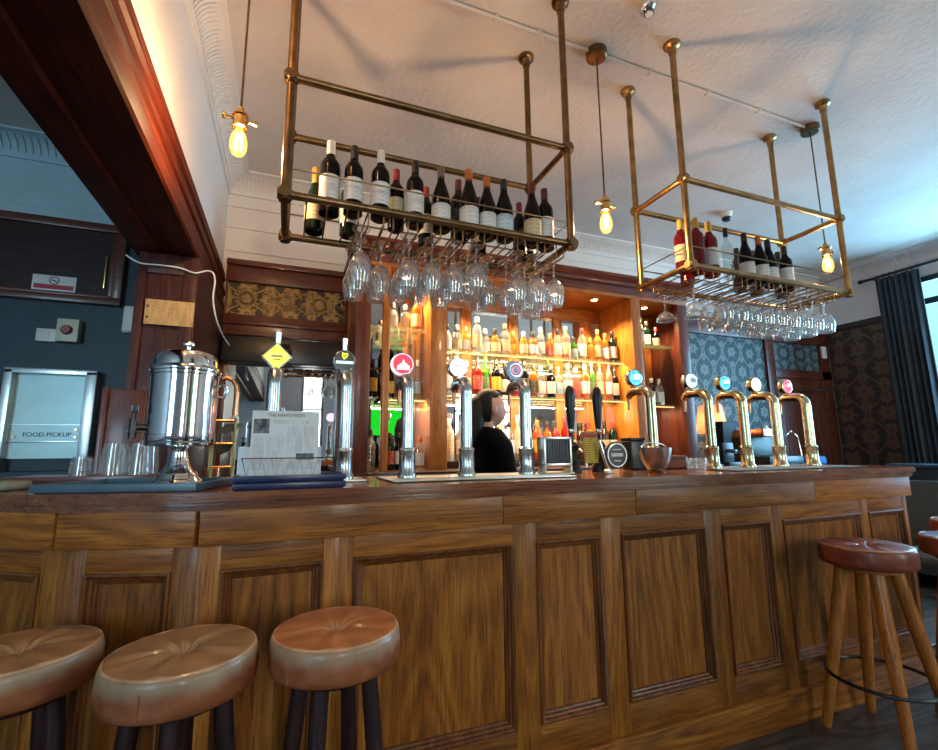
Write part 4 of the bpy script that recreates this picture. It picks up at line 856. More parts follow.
def L_white(t):
    b = disc(t, E_['white'], 'chrome', .048); q = B(); r_ = random.Random(2)
    for k in range(16):
        a = r_.random()*6.28; d = .026*r_.random()**.5; q.box((d*math.cos(a)-.003, .0875, ZL+d*math.sin(a)-.002), (d*math.cos(a)+.003, .0888, ZL+d*math.sin(a)+.002))
    q.build('badge_print', plain('blue_print', (.05, .12, .55), .5), b)
def L_ring(t):
    b = disc(t, E_['grey'], 'chrome', .050); B().torus((0, .088, ZL), .032, .004, 28, 6, 'Y').build('badge_ring', 'chrome', b); B().torus((0, .088, ZL), .017, .003, 24, 6, 'Y').build('badge_ring', E_['pink'], b)
def L_plain(c, ring='chrome', mark=None):
    def f(t):
        b = disc(t, E_[c], ring, .047)
        q = B()
        if mark == 'dot': q.sphere((0, .0885, ZL), .006, (1, .3, 1), 10, 6).box((-.02, .0875, ZL-.016), (.02, .0888, ZL-.012)).torus((0, .0885, ZL), .03, .0018, 24, 5, 'Y')
        elif mark == 'leafy':
            for k in range(5): q.box((-.018+.008*k, .0872, ZL-.014+.006*(k % 2)), (-.013+.008*k, .0888, ZL+.012+.004*(k % 3)))
        else: q.box((-.02, .0872, ZL-.005), (.02, .0888, ZL+.005)).box((-.012, .0872, ZL+.012), (.012, .0888, ZL+.016))
        q.build('badge_print', E_['white'] if c in ('blue', 'pink') else 'inkgrey', b)
    return f
TX = [(-.055, 'satin', 'chrome beer tap with a glowing yellow diamond badge', L_yellow), (.217, 'satin', 'chrome beer tap with a round black badge carrying a gold harp', L_harp), (.475, 'satin', 'chrome beer tap with a red and lilac round badge', L_red), (.743, 'satin', 'chrome beer tap with a plain white disc badge printed blue', L_white), (1.040, 'satin', 'chrome beer tap with a blue-grey ringed badge beside the bartender', L_ring),
      (1.786, 'chromebrass', 'curved beer tap with bright blue lit badge in front of the honey pillar', L_plain('blue', 'chrome', 'leafy')), (2.195, 'chromebrass', 'brassy beer tap with large pale white lit badge left of the damask', L_plain('cyan', 'chrome', 'leafy')), (2.460, 'chromebrass', 'brassy beer tap with sky blue lit badge before the damask panel', L_plain('blue', 'chromebrass')), (2.728, 'chromebrass', 'brassy beer tap with cream white lit badge and central dot', L_plain('white', 'chromebrass', 'dot')), (3.012, 'chromebrass', 'rightmost brassy beer tap with a pink lit badge', L_plain('pink', 'chromebrass'))]
for x, m, lab, fnl in TX: tap(x, m, lab, fnl, '')
def drip(x0, x1, label, f=-.17):
    t = thing('drip_tray', label, 'drip tray', ((x0+x1)/2, 1.89, 1.1185))
    w = (x1-x0)/2
    B().box((-w, f, 0), (w, .19, .004)).box((-w, f, 0), (-w+.006, .19, .006)).box((w-.006, f, 0), (w, .19, .006)).box((-w, f, 0), (w, f+.006, .006)).box((-w, .184, 0), (w, .19, .006)).build('tray', 'steel', t)
    b = B()
    for k in range(8):
        if -.155+.022*k > f+.008: b.box((-w+.008, -.155+.022*k, .004), (w-.008, -.147+.022*k, .0058))
    b.build('grille', 'steel', t)
drip(.37, 1.16, 'steel drip tray under the straight chrome taps at the bar centre')
drip(2.08, 3.12, 'steel drip tray under the brassy curved taps on the right')
drip(-.14, .30, 'steel drip tray behind the newspaper stand under the first two taps', -.034)

# ------------------------------------------------------------------ hand pumps and things at the bar centre
def pump(x, y, label, clip, extra):
    t = thing('hand_pump', label, 'hand pump', (x, y, 1.119), 0, 'black handled hand pumps')
    B().lathe([(0, 0), (.045, 0), (.045, .02), (.032, .04), (.030, .12), (.034, .13), (.02, .15)], n=20).build('pump_body', 'blackm', t)
    B().lathe([(.010, .14), (.012, .17), (.011, .20), (.017, .24), (.025, .33), (.027, .38), (.022, .42), (.010, .436), (0, .438)], n=18).build('pump_handle', 'black', t)
    B().lathe([(.012, .195), (.016, .2), (.016, .212), (.012, .217)], n=16).build('collar', 'chrome', t)
    B().tube([(0, -.02, .09), (0, -.07, .11), (0, -.11, .09), (0, -.115, -.0+.03)], .008, 10).build('spout', 'steel', t)
    c = extra(t); return t
def clip_yellow(t):
    c = B().prism([(-.035, .05), (.035, .05), (.045, .14), (.03, .20), (-.03, .20), (-.045, .14)], lambda p, q: (p[0]+.02, q, p[1]), -.135, -.125).build('pump_clip', 'lab_yellow', t)
    B().box((-.025, -.137, .17), (.055, -.134, .19), .002).build('clip_band', 'red', c)
def clip_dark(t):
    c = B().lathe([(0, .128), (.062, .126), (.066, .118), (0, .116)], (0, -.01, .085), 28, '-Y').build('pump_clip', plain('dark_slate_badge', (.02, .035, .05), .35), t)
    B().torus((0, -.137, .085), .055, .003, 32, 6, 'Y').build('clip_ring', 'steel', c)
    B().box((-.034, -.139, .078), (.034, -.136, .094), .001).box((-.02, -.139, .055), (.02, -.136, .060)).box((-.024, -.139, .110), (.024, -.136, .114)).build('clip_lettering', 'white', c)
pump(1.335, 2.02, 'black hand pump with a yellow clip next to the ribbed caddy', None, clip_yellow)
pump(1.50, 2.02, 'black hand pump with round dark slate badge and white lettering', None, clip_dark)
t = thing('silver_caddy', 'silver framed caddy with dark ribbed front right of the bartender', 'caddy', (1.165, 1.88, 1.1245))
b = B().box((-.075, -.004, 0), (-.063, .06, .165), .003).box((.063, -.004, 0), (.075, .06, .165), .003).box((-.075, -.004, .155), (.075, .06, .167), .003).box((-.075, -.004, .035), (.075, .06, .047), .003).build('caddy_frame', 'steel', t)
b = B().box((-.063, .01, .047), (.063, .055, .155))
for k in range(10): b.cyl((-.057+.0127*k, .008, .047), (-.057+.0127*k, .008, .155), .005, n=8)
b.build('ribbed_panel', plain('dark_ribbed_grey', (.10, .10, .11), .35, .5), t)
B().lathe([(0, 0), (.085, 0), (.085, .006), (0, .006)], (0, .02, -.0005), 28).build('caddy_foot', 'cream', t)
p = atY(634, 460, 2.12)
t = thing('black_canister', 'tall black canister standing between the round slate badge and the ice bucket', 'canister', (p.x, 2.12, 1.1185))
B().box((-.05, -.04, 0), (.05, .04, .16), .01, seg=3).build('canister_body', 'black', t); B().box((-.052, -.042, .16), (.052, .042, .175), .004).build('canister_lid', 'blackm', t)
p = atY(524, 412, UY+.085)
o = B().box((-.045, -.002, -.05), (.045, 0, .05)).build('small_card', 'paper2'); o.location = p; tag(o, 'small pale card clipped to the glass shelf above the bartender', 'card')
t = thing('chrome_pourer', 'slanted chrome pourer leaning beside the yellow pump clip', 'pourer', (1.425, 1.86, 1.1245))
B().cyl((0, 0, .004), (-.045, 0, .15), .008, n=12).build('pourer_tube', 'chrome', t); B().lathe([(0, 0), (.02, 0), (.02, .01), (.008, .02)], n=16).build('pourer_foot', 'steel', t)
# scoop-shaped steel bucket near the honey pillar
t = thing('ice_bucket', 'steel ice bucket with copper glints at the foot of the blue-lit tap', 'bucket', (1.685, 1.83, 1.1185))
B().lathe([(0, .012), (.035, .012), (.045, .02), (.068, .06), (.078, .115), (.080, .12), (.077, .12), (.074, .114), (.064, .062), (.04, .028), (0, .025)], n=28).build('bowl', 'steel', t)
B().lathe([(0, 0), (.04, 0), (.042, .006), (.02, .014), (0, .014)], n=24).build('foot', 'copper', t)
B().tube([(.078*math.cos(a), .078*math.sin(a)*.2-.0, .115+.03*math.sin(a)) for a in [k*PI/12 for k in range(13)]], .003, 8).build('handle', 'steel', t)
t = thing('leather_box', 'low red-brown box on the bar between bucket and brassy tap', 'box', (2.0, 2.12, 1.1185))
B().box((-.13, -.06, 0), (.13, .06, .075), .012, seg=3).build('box_body', 'oxblood', t); B().box((-.132, -.062, .055), (.132, .062, .062), .002).build('box_lid_edge', 'blackm', t)
# blue patterned glass
def tumbler(r, h, m='glass', cuts=14):
    b = B().lathe([(0, .004), (r*.80, 0), (r*.86, .006), (r, h), (r-.003, h), (r*.82, .012), (0, .011)], n=28); return b
t = thing('cut_glass', 'small cut glass tumbler in front of the red-brown box', 'glass', (1.905, 1.79, 1.1245))
tumbler(.047, .062).build('glass_body', 'glass', t)
b = B()
for k in range(12): a = 2*PI*k/12; b.cyl((.041*math.cos(a), .041*math.sin(a), .008), (.0475*math.cos(a), .0475*math.sin(a), .052), .004, n=6)
b.build('cut_pattern', 'glass', t)

# ------------------------------------------------------------------ left end of bar: urn, tray, tumblers, paper
ty = math.atan2(-.117, .371)
t = thing('serving_tray', 'blue-grey serving tray carrying the drinks urn at left end', 'tray', (-.43, 1.875, 1.1185), ty)
B().box((-.235, -.155, 0), (.235, .155, .008), .004).build('tray_base', 'greytray', t)
b = B().box((-.24, -.16, .002), (.24, -.15, .026), .004).box((-.24, .15, .002), (.24, .16, .026), .004).box((-.24, -.15, .002), (-.23, .15, .026), .004).box((.23, -.15, .002), (.24, .15, .026), .004)
b.build('tray_rim', 'greytray', t)
t = thing('drinks_urn', 'tall polished steel drinks dispenser with domed lid on the tray', 'drinks dispenser', (-.340, 1.865, 1.1275), 0)
B().lathe([(0, 0), (.088, 0), (.092, .006), (.090, .014), (.080, .022), (.074, .028), (.072, .038), (.062, .046), (.046, .062), (.036, .085), (.030, .115), (.032, .13), (.04, .142), (0, .142)], n=40).build('pedestal', 'chrome', t)
B().lathe([(0, .138), (.118, .138), (.124, .142), (.126, .150), (.124, .154), (.126, .158), (.126, .178), (.124, .180), (.124, .395), (.128, .398), (.128, .408), (.124, .412)], n=48).build('canister', 'chrome', t)
lid = B().lathe([(.130, .410), (.132, .416), (.130, .424), (.122, .430), (.120, .455), (.110, .474), (.085, .486), (.05, .493), (0, .495)], n=48).build('lid', 'chrome', t)
B().lathe([(0, .495), (.010, .495), (.010, .510), (.024, .514), (.025, .520), (.018, .528), (0, .530)], n=20).build('lid_knob', 'chrome', lid)
B().tube([(.126, -.03, .36), (.150, -.03, .37), (.160, -.03, .345), (.150, -.03, .315), (.126, -.03, .32)], .007, 8).build('side_handle', 'chrome', t)
t.scale = (.83, .83, .935)
tp = B().cyl((-.118, -.03, .205), (-.165, -.04, .205), .012).cyl((-.160, -.04, .165), (-.160, -.04, .235), .014).cyl((-.16, -.04, .235), (-.16, -.04, .26), .006).box((-.172, -.052, .255), (-.148, -.028, .285), .004).box((-.185, -.046, .185), (-.135, -.034, .195), .002).build('spigot', 'black', t)
# tumblers upside down left of urn
def tumb(x, y, r, h, label, flip=True):
    t = thing('tumbler', label, 'glass', (x, y, 1.1485), 0, 'upturned tumblers left of the urn')
    b = B().lathe([(r, 0), (r*.78, h), (0, h), (0, h-.006), (r*.76, h-.006), (r-.003, 0)], n=28)
    b.build('glass_body', 'glass', t); b = B()
    for k in range(14):
        a = 2*PI*k/14; b.cyl((r*.99*math.cos(a), r*.99*math.sin(a), .01), (r*.80*math.cos(a), r*.80*math.sin(a), h*.85), .003, n=6)
    b.build('fluting', 'glass', t)
tumb(atY(81, 476, 2.34).x, 2.34, .040, .075, 'small upturned tumbler furthest left, below the hatch')
tumb(atY(113, 476, 2.30).x, 2.30, .050, .125, 'tall fluted upturned tumbler between small tumbler and urn')
tumb(atY(145, 476, 2.42).x, 2.42, .046, .14, 'tall fluted upturned tumbler standing behind others near the urn')
tumb(atY(139, 476, 2.29).x, 2.29, .046, .125, 'tall fluted upturned tumbler closest to the urn spigot')
o = B().box((-.06, -.045, 0), (.06, .045, .03), .012, seg=3).build('grey_pouch', 'pouch'); o.location = (-.86, 2.02, 1.119); o.rotation_euler = (0, 0, -.6); tag(o, 'flat grey-green pouch lying on the left end of bar', 'pouch')
o = B().box((-.05, -.03, 0), (.05, .03, .03), .014, seg=3).build('blue_cloth', 'bluecloth'); o.location = (-1.03, 2.08, 1.119); tag(o, 'bright blue folded cloth at the far left of the bar', 'cloth')
o = B().box((-.27, -.09, 0), (.27, .13, .029), .004).build('wooden_board', 'mahX'); o.location = (-.72, 2.335, 1.1185); o.rotation_euler = (0, 0, -.12); tag(o, 'low wooden board carrying the upturned tumblers behind the serving tray', 'board')
# dark blue trays
for k, (zz, lab) in enumerate(((0, 'dark blue tray at the bottom of the stack under newspapers'), (.0225, 'dark blue tray on top of the stack, holding newspapers'))):
    t = thing('blue_tray', lab, 'tray', (.02, 1.735, 1.1185+zz), 0, 'dark blue trays under the newspaper stand')
    B().box((-.165, -.11, 0), (.165, .11, .010), .004).build('tray_base', 'bluetray', t)
    B().box((-.17, -.115, .004), (.17, -.107, .021), .003).box((-.17, .107, .004), (.17, .115, .021), .003).box((-.17, -.107, .004), (-.162, .107, .021), .003).box((.162, -.107, .004), (.17, .107, .021), .003).build('tray_rim', 'bluetray', t)
t = thing('wire_newspaper_stand', 'zigzag wire holder at the foot of upright newspapers', 'newspaper stand', (.015, 1.75, 1.1524))
b = B()
zs = [(-.148+.0148*k, -.045, .0 if k % 2 else .062) for k in range(21)]
b.tube(zs, .0019, 5).tube([(-.15, -.045, .062), (.15, -.045, .062)], .0018, 6).tube([(-.15, -.045, .0015), (.15, -.045, .0015)], .0018, 6).build('zigzag_front', 'blackm', t)
B().tube([(-.15, -.045, .062), (-.15, .05, .062), (-.15, .05, .002), (-.15, -.045, .002)], .0018, 6).tube([(.15, -.045, .062), (.15, .05, .062), (.15, .05, .002), (.15, -.045, .002)], .0018, 6).build('side_wire', 'blackm', t)
t = thing('newspaper', 'upright newspaper front page with headline and two grey photos', 'newspaper', (-.004, 1.757, 1.154)); t.scale = (.91, 1, .97)
rx = Matrix.Rotation(math.radians(-6), 3, 'X')
B().box((-.122, -.003, 0), (.122, .003, .232), rot=rx).build('front_page', 'paper', t)
text('THE NEWS PAGES', .017, 'ink', 'masthead', t, rx @ Vector((0, -.0036, .215)), (PI/2-math.radians(6), 0, 0), .0003)
B().box((-.045, -.0036, .186), (.028, -.003, .198), rot=rx).box((.04, -.0036, .186), (.112, -.003, .198), rot=rx).build('headline_band', 'newslines', t)
PH = plain('newspaper_photo', (.12, .12, .13), .8, mottle=.95, scale=45)
B().box((-.115, -.0038, .15), (-.06, -.003, .202), rot=rx).build('page_photo', PH, t); B().box((.04, -.0038, .055), (.105, -.003, .078), rot=rx).build('page_photo', PH, t)
B().box((-.115, -.0036, .02), (-.005, -.003, .14), rot=rx).box((.005, -.0036, .085), (.112, -.003, .175), rot=rx).box((.005, -.0036, .02), (.112, -.003, .048), rot=rx).build('text_columns', 'newslines', t)
o = B().box((-.15, -.002, 0), (.12, .002, .10), rot=Matrix.Rotation(math.radians(-10), 3, 'X')).build('leaflets', 'paper2'); o.location = (-.002, 1.768, 1.154); tag(o, 'pale blue paper sheet tucked behind the newspaper at left', 'paper')
# copper pipe and brass wire rack behind the trays
t = thing('brass_wire_rack', 'tall brass wire rack standing left of the newspaper', 'rack', (-.235, 2.10, 1.1185))
b = B()
for x in (-.04, .04):
    for y in (-.03, .03): b.cyl((x, y, 0), (x, y, .25), .004, n=6)
b.build('rack_post', 'brass', t); b = B()
for z in (.06, .15, .24): b.tube([(-.04, -.03, z), (.04, -.03, z), (.04, .03, z), (-.04, .03, z), (-.04, -.03, z)], .0035, 6).box((-.04, -.03, z-.002), (.04, .03, z))
b.build('rack_tier', 'brass', t)
t = thing('copper_tap', 'bent copper and white pipe rising beside the urn', 'tap', (-.215, 2.26, 1.119))
B().cyl((0, 0, 0), (0, 0, .30), .012).build('pipe', 'copper', t)
B().tube([(0, 0, .30), (.002, 0, .36), (0, 0, .40), (-.015, 0, .425), (-.04, 0, .435), (-.06, 0, .43)], .011, 10).build('bent_neck', 'copper', t)
B().lathe([(0, .27), (.014, .27), (.016, .22), (.009, .16), (.004, .13), (0, .13)], (.004, -.016, 0), 14).build('white_tip', 'white', t)
B().lathe([(0, 0), (.03, 0), (.03, .01), (.012, .02)], n=18).build('foot', 'copper', t)
t = thing('leafy_sprig', 'dull green leaf sprig between the urn and the wire rack', 'plant', (-.275, 2.17, 1.1185))
B().tube([(0, 0, 0), (.005, 0, .12), (.01, 0, .2)], .004, 6).build('stem', 'leaf', t)
for a, l_, z in ((.3, .10, .20), (2.4, .09, .17), (-.6, .08, .12), (3.4, .08, .22)):
    B().prism([(0, -.002), (.3*l_, -.02), (.7*l_, -.016), (l_, 0), (.7*l_, .016), (.3*l_, .02), (0, .002)], lambda p, q: (p[0]*math.cos(a)+.008, p[0]*math.sin(a)*.5+q, z+p[1]+p[0]*.3), 0, .002).build('leaf', 'leaf', t)
B().lathe([(0, 0), (.03, 0), (.035, .05), (.03, .055), (0, .05)], n=16).build('pot', 'copper', t)

# ------------------------------------------------------------------ right end behind the bar
t = thing('back_counter_right', 'dark wooden side counter beneath the damask wallpaper', 'counter', (4.6, 3.6, 0))
B().box((3.49, 3.32, 0), (5.55, 3.92, 1.0), .004).build('cabinet', 'darkX', t, world=True); B().box((3.49, 3.28, 1.0), (5.56, 3.93, 1.04), .006).build('worktop', 'darkX', t, world=True)
g0 = atY(727, 462, 3.5)
t = thing('coffee_grinder', 'black coffee grinder with flared hopper against the damask', 'coffee grinder', (g0.x, 3.5, 1.0405))
B().box((-.09, -.10, 0), (.09, .10, .05), .01).box((-.075, -.03, .05), (.075, .09, .24), .012).build('grinder_body', 'black', t)
B().lathe([(.06, .24), (.065, .26), (.115, .44), (.12, .45), (0, .45)], (0, .02, 0), 4, a0=PI/4, a1=PI/4+2*PI).build('hopper', 'black', t, 0)
B().cyl((0, -.03, .16), (0, -.12, .15), .02).cyl((0, -.11, .15), (0, -.2, .135), .01).build('portafilter', 'steel', t)
t = thing('assumed_table_lamp', 'assumed small table lamp with glowing pinkish orange shade behind the grinder', 'lamp', (g0.x+.11, 3.74, 1.0405))  # lamp assumed from the orange glow behind the grinder
B().lathe([(0, 0), (.06, 0), (.06, .015), (.015, .03), (.012, .34), (0, .34)], n=20).build('lamp_base', 'gold', t)
B().lathe([(.16, .34), (.12, .64)], n=32).build('lamp_shade', glass('pink_lamp_shade', (.9, .5, .35), .85, (.85, .42, .26)), t)
l = bpy.data.lights.new('assumed_table_light', 'POINT'); l.energy = 5; l.color = (1, .55, .25); l.shadow_soft_size = .03
lo = bpy.data.objects.new('assumed_table_light', l); C.objects.link(lo); lo.parent = t; lo.location = (0, 0, .46)
e0 = atY(772, 462, 3.55)
t = thing('espresso_machine', 'low espresso machine with chrome steam wand behind the brassy taps', 'coffee machine', (e0.x, 3.58, 1.0405))
B().box((-.26, -.2, .0), (.26, .22, .10), .012).box((-.26, .02, .10), (.26, .22, .30), .012).build('machine_body', 'black', t)
B().box((-.26, -.16, .30), (.0, .22, .38), .012).build('top_panel', 'copper', t)
B().tube([(.14, -.10, .30), (.17, -.16, .36), (.22, -.18, .30), (.24, -.19, .10)], .008, 8).build('steam_wand', 'chrome', t)
B().lathe([(0, .30), (.09, .30), (.05, .37), (.02, .43), (0, .43)], (.13, .1, 0), 20).build('cup_stack', 'white', t)
o = B().box((-.13, -.08, 0), (.13, .08, .09), .035, seg=3).build('blue_cloth', 'bluecloth'); p = atY(812, 464, 3.5); o.location = (5.32, 3.45, 1.0405); tag(o, 'crumpled blue cloth on the side counter behind the last tap', 'cloth')

# ------------------------------------------------------------------ bartender
pr = thing('person', 'bartender in black top with dark tied-back hair, seen from behind, facing right', 'person', (1.150, 2.68, 0), .05)
def limb_bm(verts, edges):
    """tapered limbs with rounded joints, one closed piece per bone"""
    b = B()
    for v in verts: b.sphere(v[:3], v[3], n=14, m=10)
    for i, j in edges: b.cyl(verts[i][:3], verts[j][:3], verts[i][3], verts[j][3], n=14)
    bmesh.ops.recalc_face_normals(b.bm, faces=list(b.bm.faces)); return b.bm
def fuse(name, bm, m, parent, vox, it=6):
    """melts overlapping pieces into one continuous surface"""
    me = bpy.data.meshes.new(name); bm.to_mesh(me); bm.free()
    o = bpy.data.objects.new(name, me); C.objects.link(o)
    md = o.modifiers.new('fuse', 'REMESH'); md.mode = 'VOXEL'; md.voxel_size = vox
    sm_ = o.modifiers.new('soften', 'SMOOTH'); sm_.iterations = it; sm_.factor = .5
    bpy.context.view_layer.update()
    me = bpy.data.meshes.new_from_object(o.evaluated_get(bpy.context.evaluated_depsgraph_get())); bpy.data.objects.remove(o)
    me.name = name; me.materials.clear(); me.materials.append(M[m]); me.polygons.foreach_set('use_smooth', [True]*len(me.polygons))
    o = bpy.data.objects.new(name, me); C.objects.link(o); o.parent = parent; return o
def skel(e=0.0, arms=True, hands=True):
    V = [(0, 0, .90, .12+e), (0, 0, 1.02, .105+e), (.01, 0, 1.16, .125+e), (0, 0, 1.26, .105+e), (-.008, 0, 1.35, .050+e), (.02, 0, 1.44, .047)]
    Ed = [(0, 1), (1, 2), (2, 3), (3, 4), (4, 5)]
    def ch(start, pts):
        p = start
        for q in pts: V.append(q); Ed.append((p, len(V)-1)); p = len(V)-1
        return p
    for s in (-1, 1):
        ch(0, [(0, s*.085, .84, .085), (.01, s*.10, .48, .057), (-.015, s*.10, .10, .040), (.05, s*.105, .045, .036), (.13, s*.11, .035, .030)])
        w = ch(3, [(0, s*.125, 1.295, .062+e), (.02, s*.175, 1.25, .050+e), (.05, s*.20, 1.06, .040+e), (.25, s*.13, 1.02, .028)])
        h = ch(w, [(.31, s*.12, 1.015, .026)])
        for k in range(4):
            dy = (-.027+.018*k)*1.0; ln = (.85, 1, .95, .75)[k]
            ch(h, [(.345, s*.12+dy, 1.015, .0095), (.345+.035*ln, s*.12+dy*1.15, 1.008, .0085), (.345+.060*ln, s*.12+dy*1.2, .990, .0075)])
        ch(w, [(.285, s*.12-s*.035, 1.01, .011), (.315, s*.12-s*.052, 1.0, .009), (.335, s*.12-s*.055, .99, .008)])
    return V, Ed
def make_person():
    # bare body: skin chain fused with a modelled head by voxel remesh
    V, Ed = skel(); bm = limb_bm(V, Ed)
    t = bmesh.new(); bmesh.ops.create_uvsphere(t, u_segments=28, v_segments=20, radius=1)
    for v in t.verts:
        x, y, z = v.co; f = max(0, x)
        X = .098*x*(1-.12*max(0, -z)); Y = .075*y*(1-.28*max(0, -z)**1.5); Z = .112*z
        if f > .2 and z < -.45: X += .018*f
        if f > .75 and abs(y) < .35 and -.45 < z < .25: X += .026*(1-abs(y)/.35)*max(0, 1-abs(z+.22)/.33)
        if f > .5 and .05 < z < .3 and .2 < abs(y) < .6: X -= .008
        v.co = (.035+X, Y, 1.485+Z)
    for s in (-1, 1):
        e = bmesh.ops.create_uvsphere(t, u_segments=10, v_segments=8, radius=1)
        for v in e['verts']: v.co = (.025+v.co.x*.018, s*.074+v.co.y*.010, 1.475+v.co.z*.030)
    mp = {v: bm.verts.new(v.co) for v in t.verts}
    for f in t.faces: bm.faces.new([mp[v] for v in f.verts])
    t.free(); fuse('body', bm, 'skin', pr, .006, 4)
    B().sphere((.112, .030, 1.505), .011, (.6, 1, .7)).build('eye', 'eye', pr); B().sphere((.112, -.030, 1.505), .011, (.6, 1, .7)).build('eye', 'eye', pr)
    B().sphere((.122, 0, 1.428), .018, (.45, 1, .35)).build('lips', 'lip', pr)
    Vs = [(0, 0, .88, .135), (0, 0, 1.02, .118), (.01, 0, 1.16, .138), (0, 0, 1.27, .112), (-.008, 0, 1.335, .062)]; Es = [(0, 1), (1, 2), (2, 3), (3, 4)]
    for s_ in (-1, 1):
        i = len(Vs); Vs += [(0, s_*.125, 1.292, .072), (.02, s_*.176, 1.25, .062), (.05, s_*.20, 1.06, .053), (.21, s_*.145, 1.028, .040)]; Es += [(3, i), (i, i+1), (i+1, i+2), (i+2, i+3)]
    fuse('black_top', limb_bm(Vs, Es), 'cloth', pr, .010)
    Vt = [(0, 0, .91, .125), (0, 0, .84, .115)]; Et = [(0, 1)]
    for s_ in (-1, 1):
        i = len(Vt); Vt += [(0, s_*.085, .78, .098), (.01, s_*.10, .48, .070), (-.012, s_*.10, .10, .056)]; Et += [(1, i), (i, i+1), (i+1, i+2)]
    fuse('trousers', limb_bm(Vt, Et), 'cloth', pr, .010)
    for s_ in (-1, 1): B().box((-.06, s_*.105-.045, .0), (.17, s_*.105+.045, .075), .025, seg=3).build('shoe', 'black', pr)
    t = bmesh.new(); bmesh.ops.create_uvsphere(t, u_segments=28, v_segments=20, radius=1)
    for v in t.verts:
        x, y, z = v.co; face = x > -.12 and z < .50+.25*x
        k = .74 if face else 1
        v.co = (.022+.108*x*(.80 if face else 1), .086*y*k, 1.497+.118*z*(.85 if face else 1))
    hb = B(); hb.add(t); hb.tube([(-.03, 0, 1.54), (-.065, 0, 1.50), (-.080, 0, 1.43), (-.085, .0, 1.35), (-.085, .0, 1.27), (-.085, .0, 1.21)], .04, 18, rs=[.045, .066, .068, .060, .046, .015])
    hb.build('hair', 'hair', pr)
make_person()

# ------------------------------------------------------------------ stools
def cushion(r, h, seed, dimple=.022, wr=.006):
    rn = random.Random(seed); ph = [rn.random()*6.28 for _ in range(5)]
    t = bmesh.new(); n = 72; rings = []
    rad = [0, .03, .07, .12, .2, .3, .42, .55, .68, .8, .88, .93]
    for q in rad:
        if q == 0: rings.append([t.verts.new((0, 0, -dimple))]); continue
        ring = []
        for k in range(n):
            a = 2*PI*k/n; w = wr*math.exp(-q*3.2)*q*4*(math.sin(9*a+ph[0])+.6*math.sin(14*a+ph[1])+.4*math.sin(5*a+ph[2]))
            z = -dimple*math.exp(-(q/.16)**2)+.004*(1-q*q)+w
            ring.append(t.verts.new((r*q*math.cos(a), r*q*math.sin(a), z)))
        rings.append(ring)
    side = [(.955, -.002), (.982, -.007), (.996, -.016), (1.004, -.032), (1.006, -.05), (1.004, -h+.018), (.992, -h+.005), (.955, -h)]
    for q, z in side:
        ring = []
        for k in range(n):
            a = 2*PI*k/n; d = .004*math.sin(7*a+ph[3]+z*60)*math.sin(11*a+ph[4]) if -h+.02 < z < -.02 else 0
            ring.append(t.verts.new(((r*q+d)*math.cos(a), (r*q+d)*math.sin(a), z)))
        rings.append(ring)
    rings.append([t.verts.new((0, 0, -h))])
    for p, q in zip(rings, rings[1:]):
        for k in range(n):
            k2 = (k+1) % n
            if len(p) == 1: t.faces.new((p[0], q[k], q[k2]))
            elif len(q) == 1: t.faces.new((p[k], q[0], p[k2]))
            else: t.faces.new((p[k], q[k], q[k2], p[k2]))
    b = B(); b.add(t); return b
def stool(x, y, r, lm, legm, label, seed, rz, h=.084, group=None, zt=.78, ringm='blackm', leg_r=(.021, .017), spread=.98):
    t = thing('bar_stool', label, 'bar stool', (x, y, 0), rz, group)
    c = cushion(r, h, seed)
    for v in c.bm.verts: v.co.z += zt
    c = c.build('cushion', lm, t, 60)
    B().torus((0, 0, zt-.004), r*.945, .0045, 64, 8).build('piping', 'seam', c)
    B().lathe([(0, zt-.013), (.010, zt-.014), (.013, zt-.019), (.010, zt-.024)], n=16).build('button', lm, c)
    for a in (.4, 3.6): B().cyl((r*1.008*math.cos(a), r*1.008*math.sin(a), zt-h+.01), (r*1.005*math.cos(a), r*1.005*math.sin(a), zt-.025), .0022, n=6).build('side_seam', lm, c)
    B().lathe([(0, zt-h-.022), (r*.70, zt-h-.022), (r*.72, zt-h-.018), (r*.72, zt-h), (0, zt-h)], n=40).build('seat_base', legm, t)
    for k in range(4):
        a = PI/4+k*PI/2; ca, sa = math.cos(a), math.sin(a); r0, r1 = r*.55, r*spread
        z0 = zt-h-.022
        B().tube([(r0*ca, r0*sa, z0), ((r0*.6+r1*.4)*ca, (r0*.6+r1*.4)*sa, z0*.6), (r1*ca, r1*sa, .0)], .02, 14, rs=[leg_r[0], leg_r[0]*1.05, leg_r[1]]).build('leg', legm, t)
    rf = r*.55+(r*spread-r*.55)*(1-.24/(zt-h-.022))
    B().torus((0, 0, .24), rf+.02, .008, 56, 8).build('foot_ring', ringm, t)
    return t
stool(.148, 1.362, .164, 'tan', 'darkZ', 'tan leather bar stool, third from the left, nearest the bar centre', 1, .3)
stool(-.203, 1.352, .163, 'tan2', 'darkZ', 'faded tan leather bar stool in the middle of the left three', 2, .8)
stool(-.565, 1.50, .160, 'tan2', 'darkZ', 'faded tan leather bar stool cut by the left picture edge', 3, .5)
stool(2.482, 1.422, .177, 'oxblood', 'honZ', 'red-brown leather bar stool with pale wooden legs, nearest on the right', 4, .0, .085, zt=.797, leg_r=(.026, .019), spread=1.28)
p = atZ(975, 551, .78)
stool(3.10, 1.33, .177, 'oxblood', 'honZ', 'red-brown leather bar stool overlapping the right picture edge', 5, .2, .085, zt=.797, leg_r=(.026, .019), spread=1.22)
stool(3.80, 1.60, .177, 'oxblood', 'honZ', 'red-brown leather bar stool beyond the right end of the bar', 6, .4, .085, zt=.797, leg_r=(.026, .019), spread=1.22)
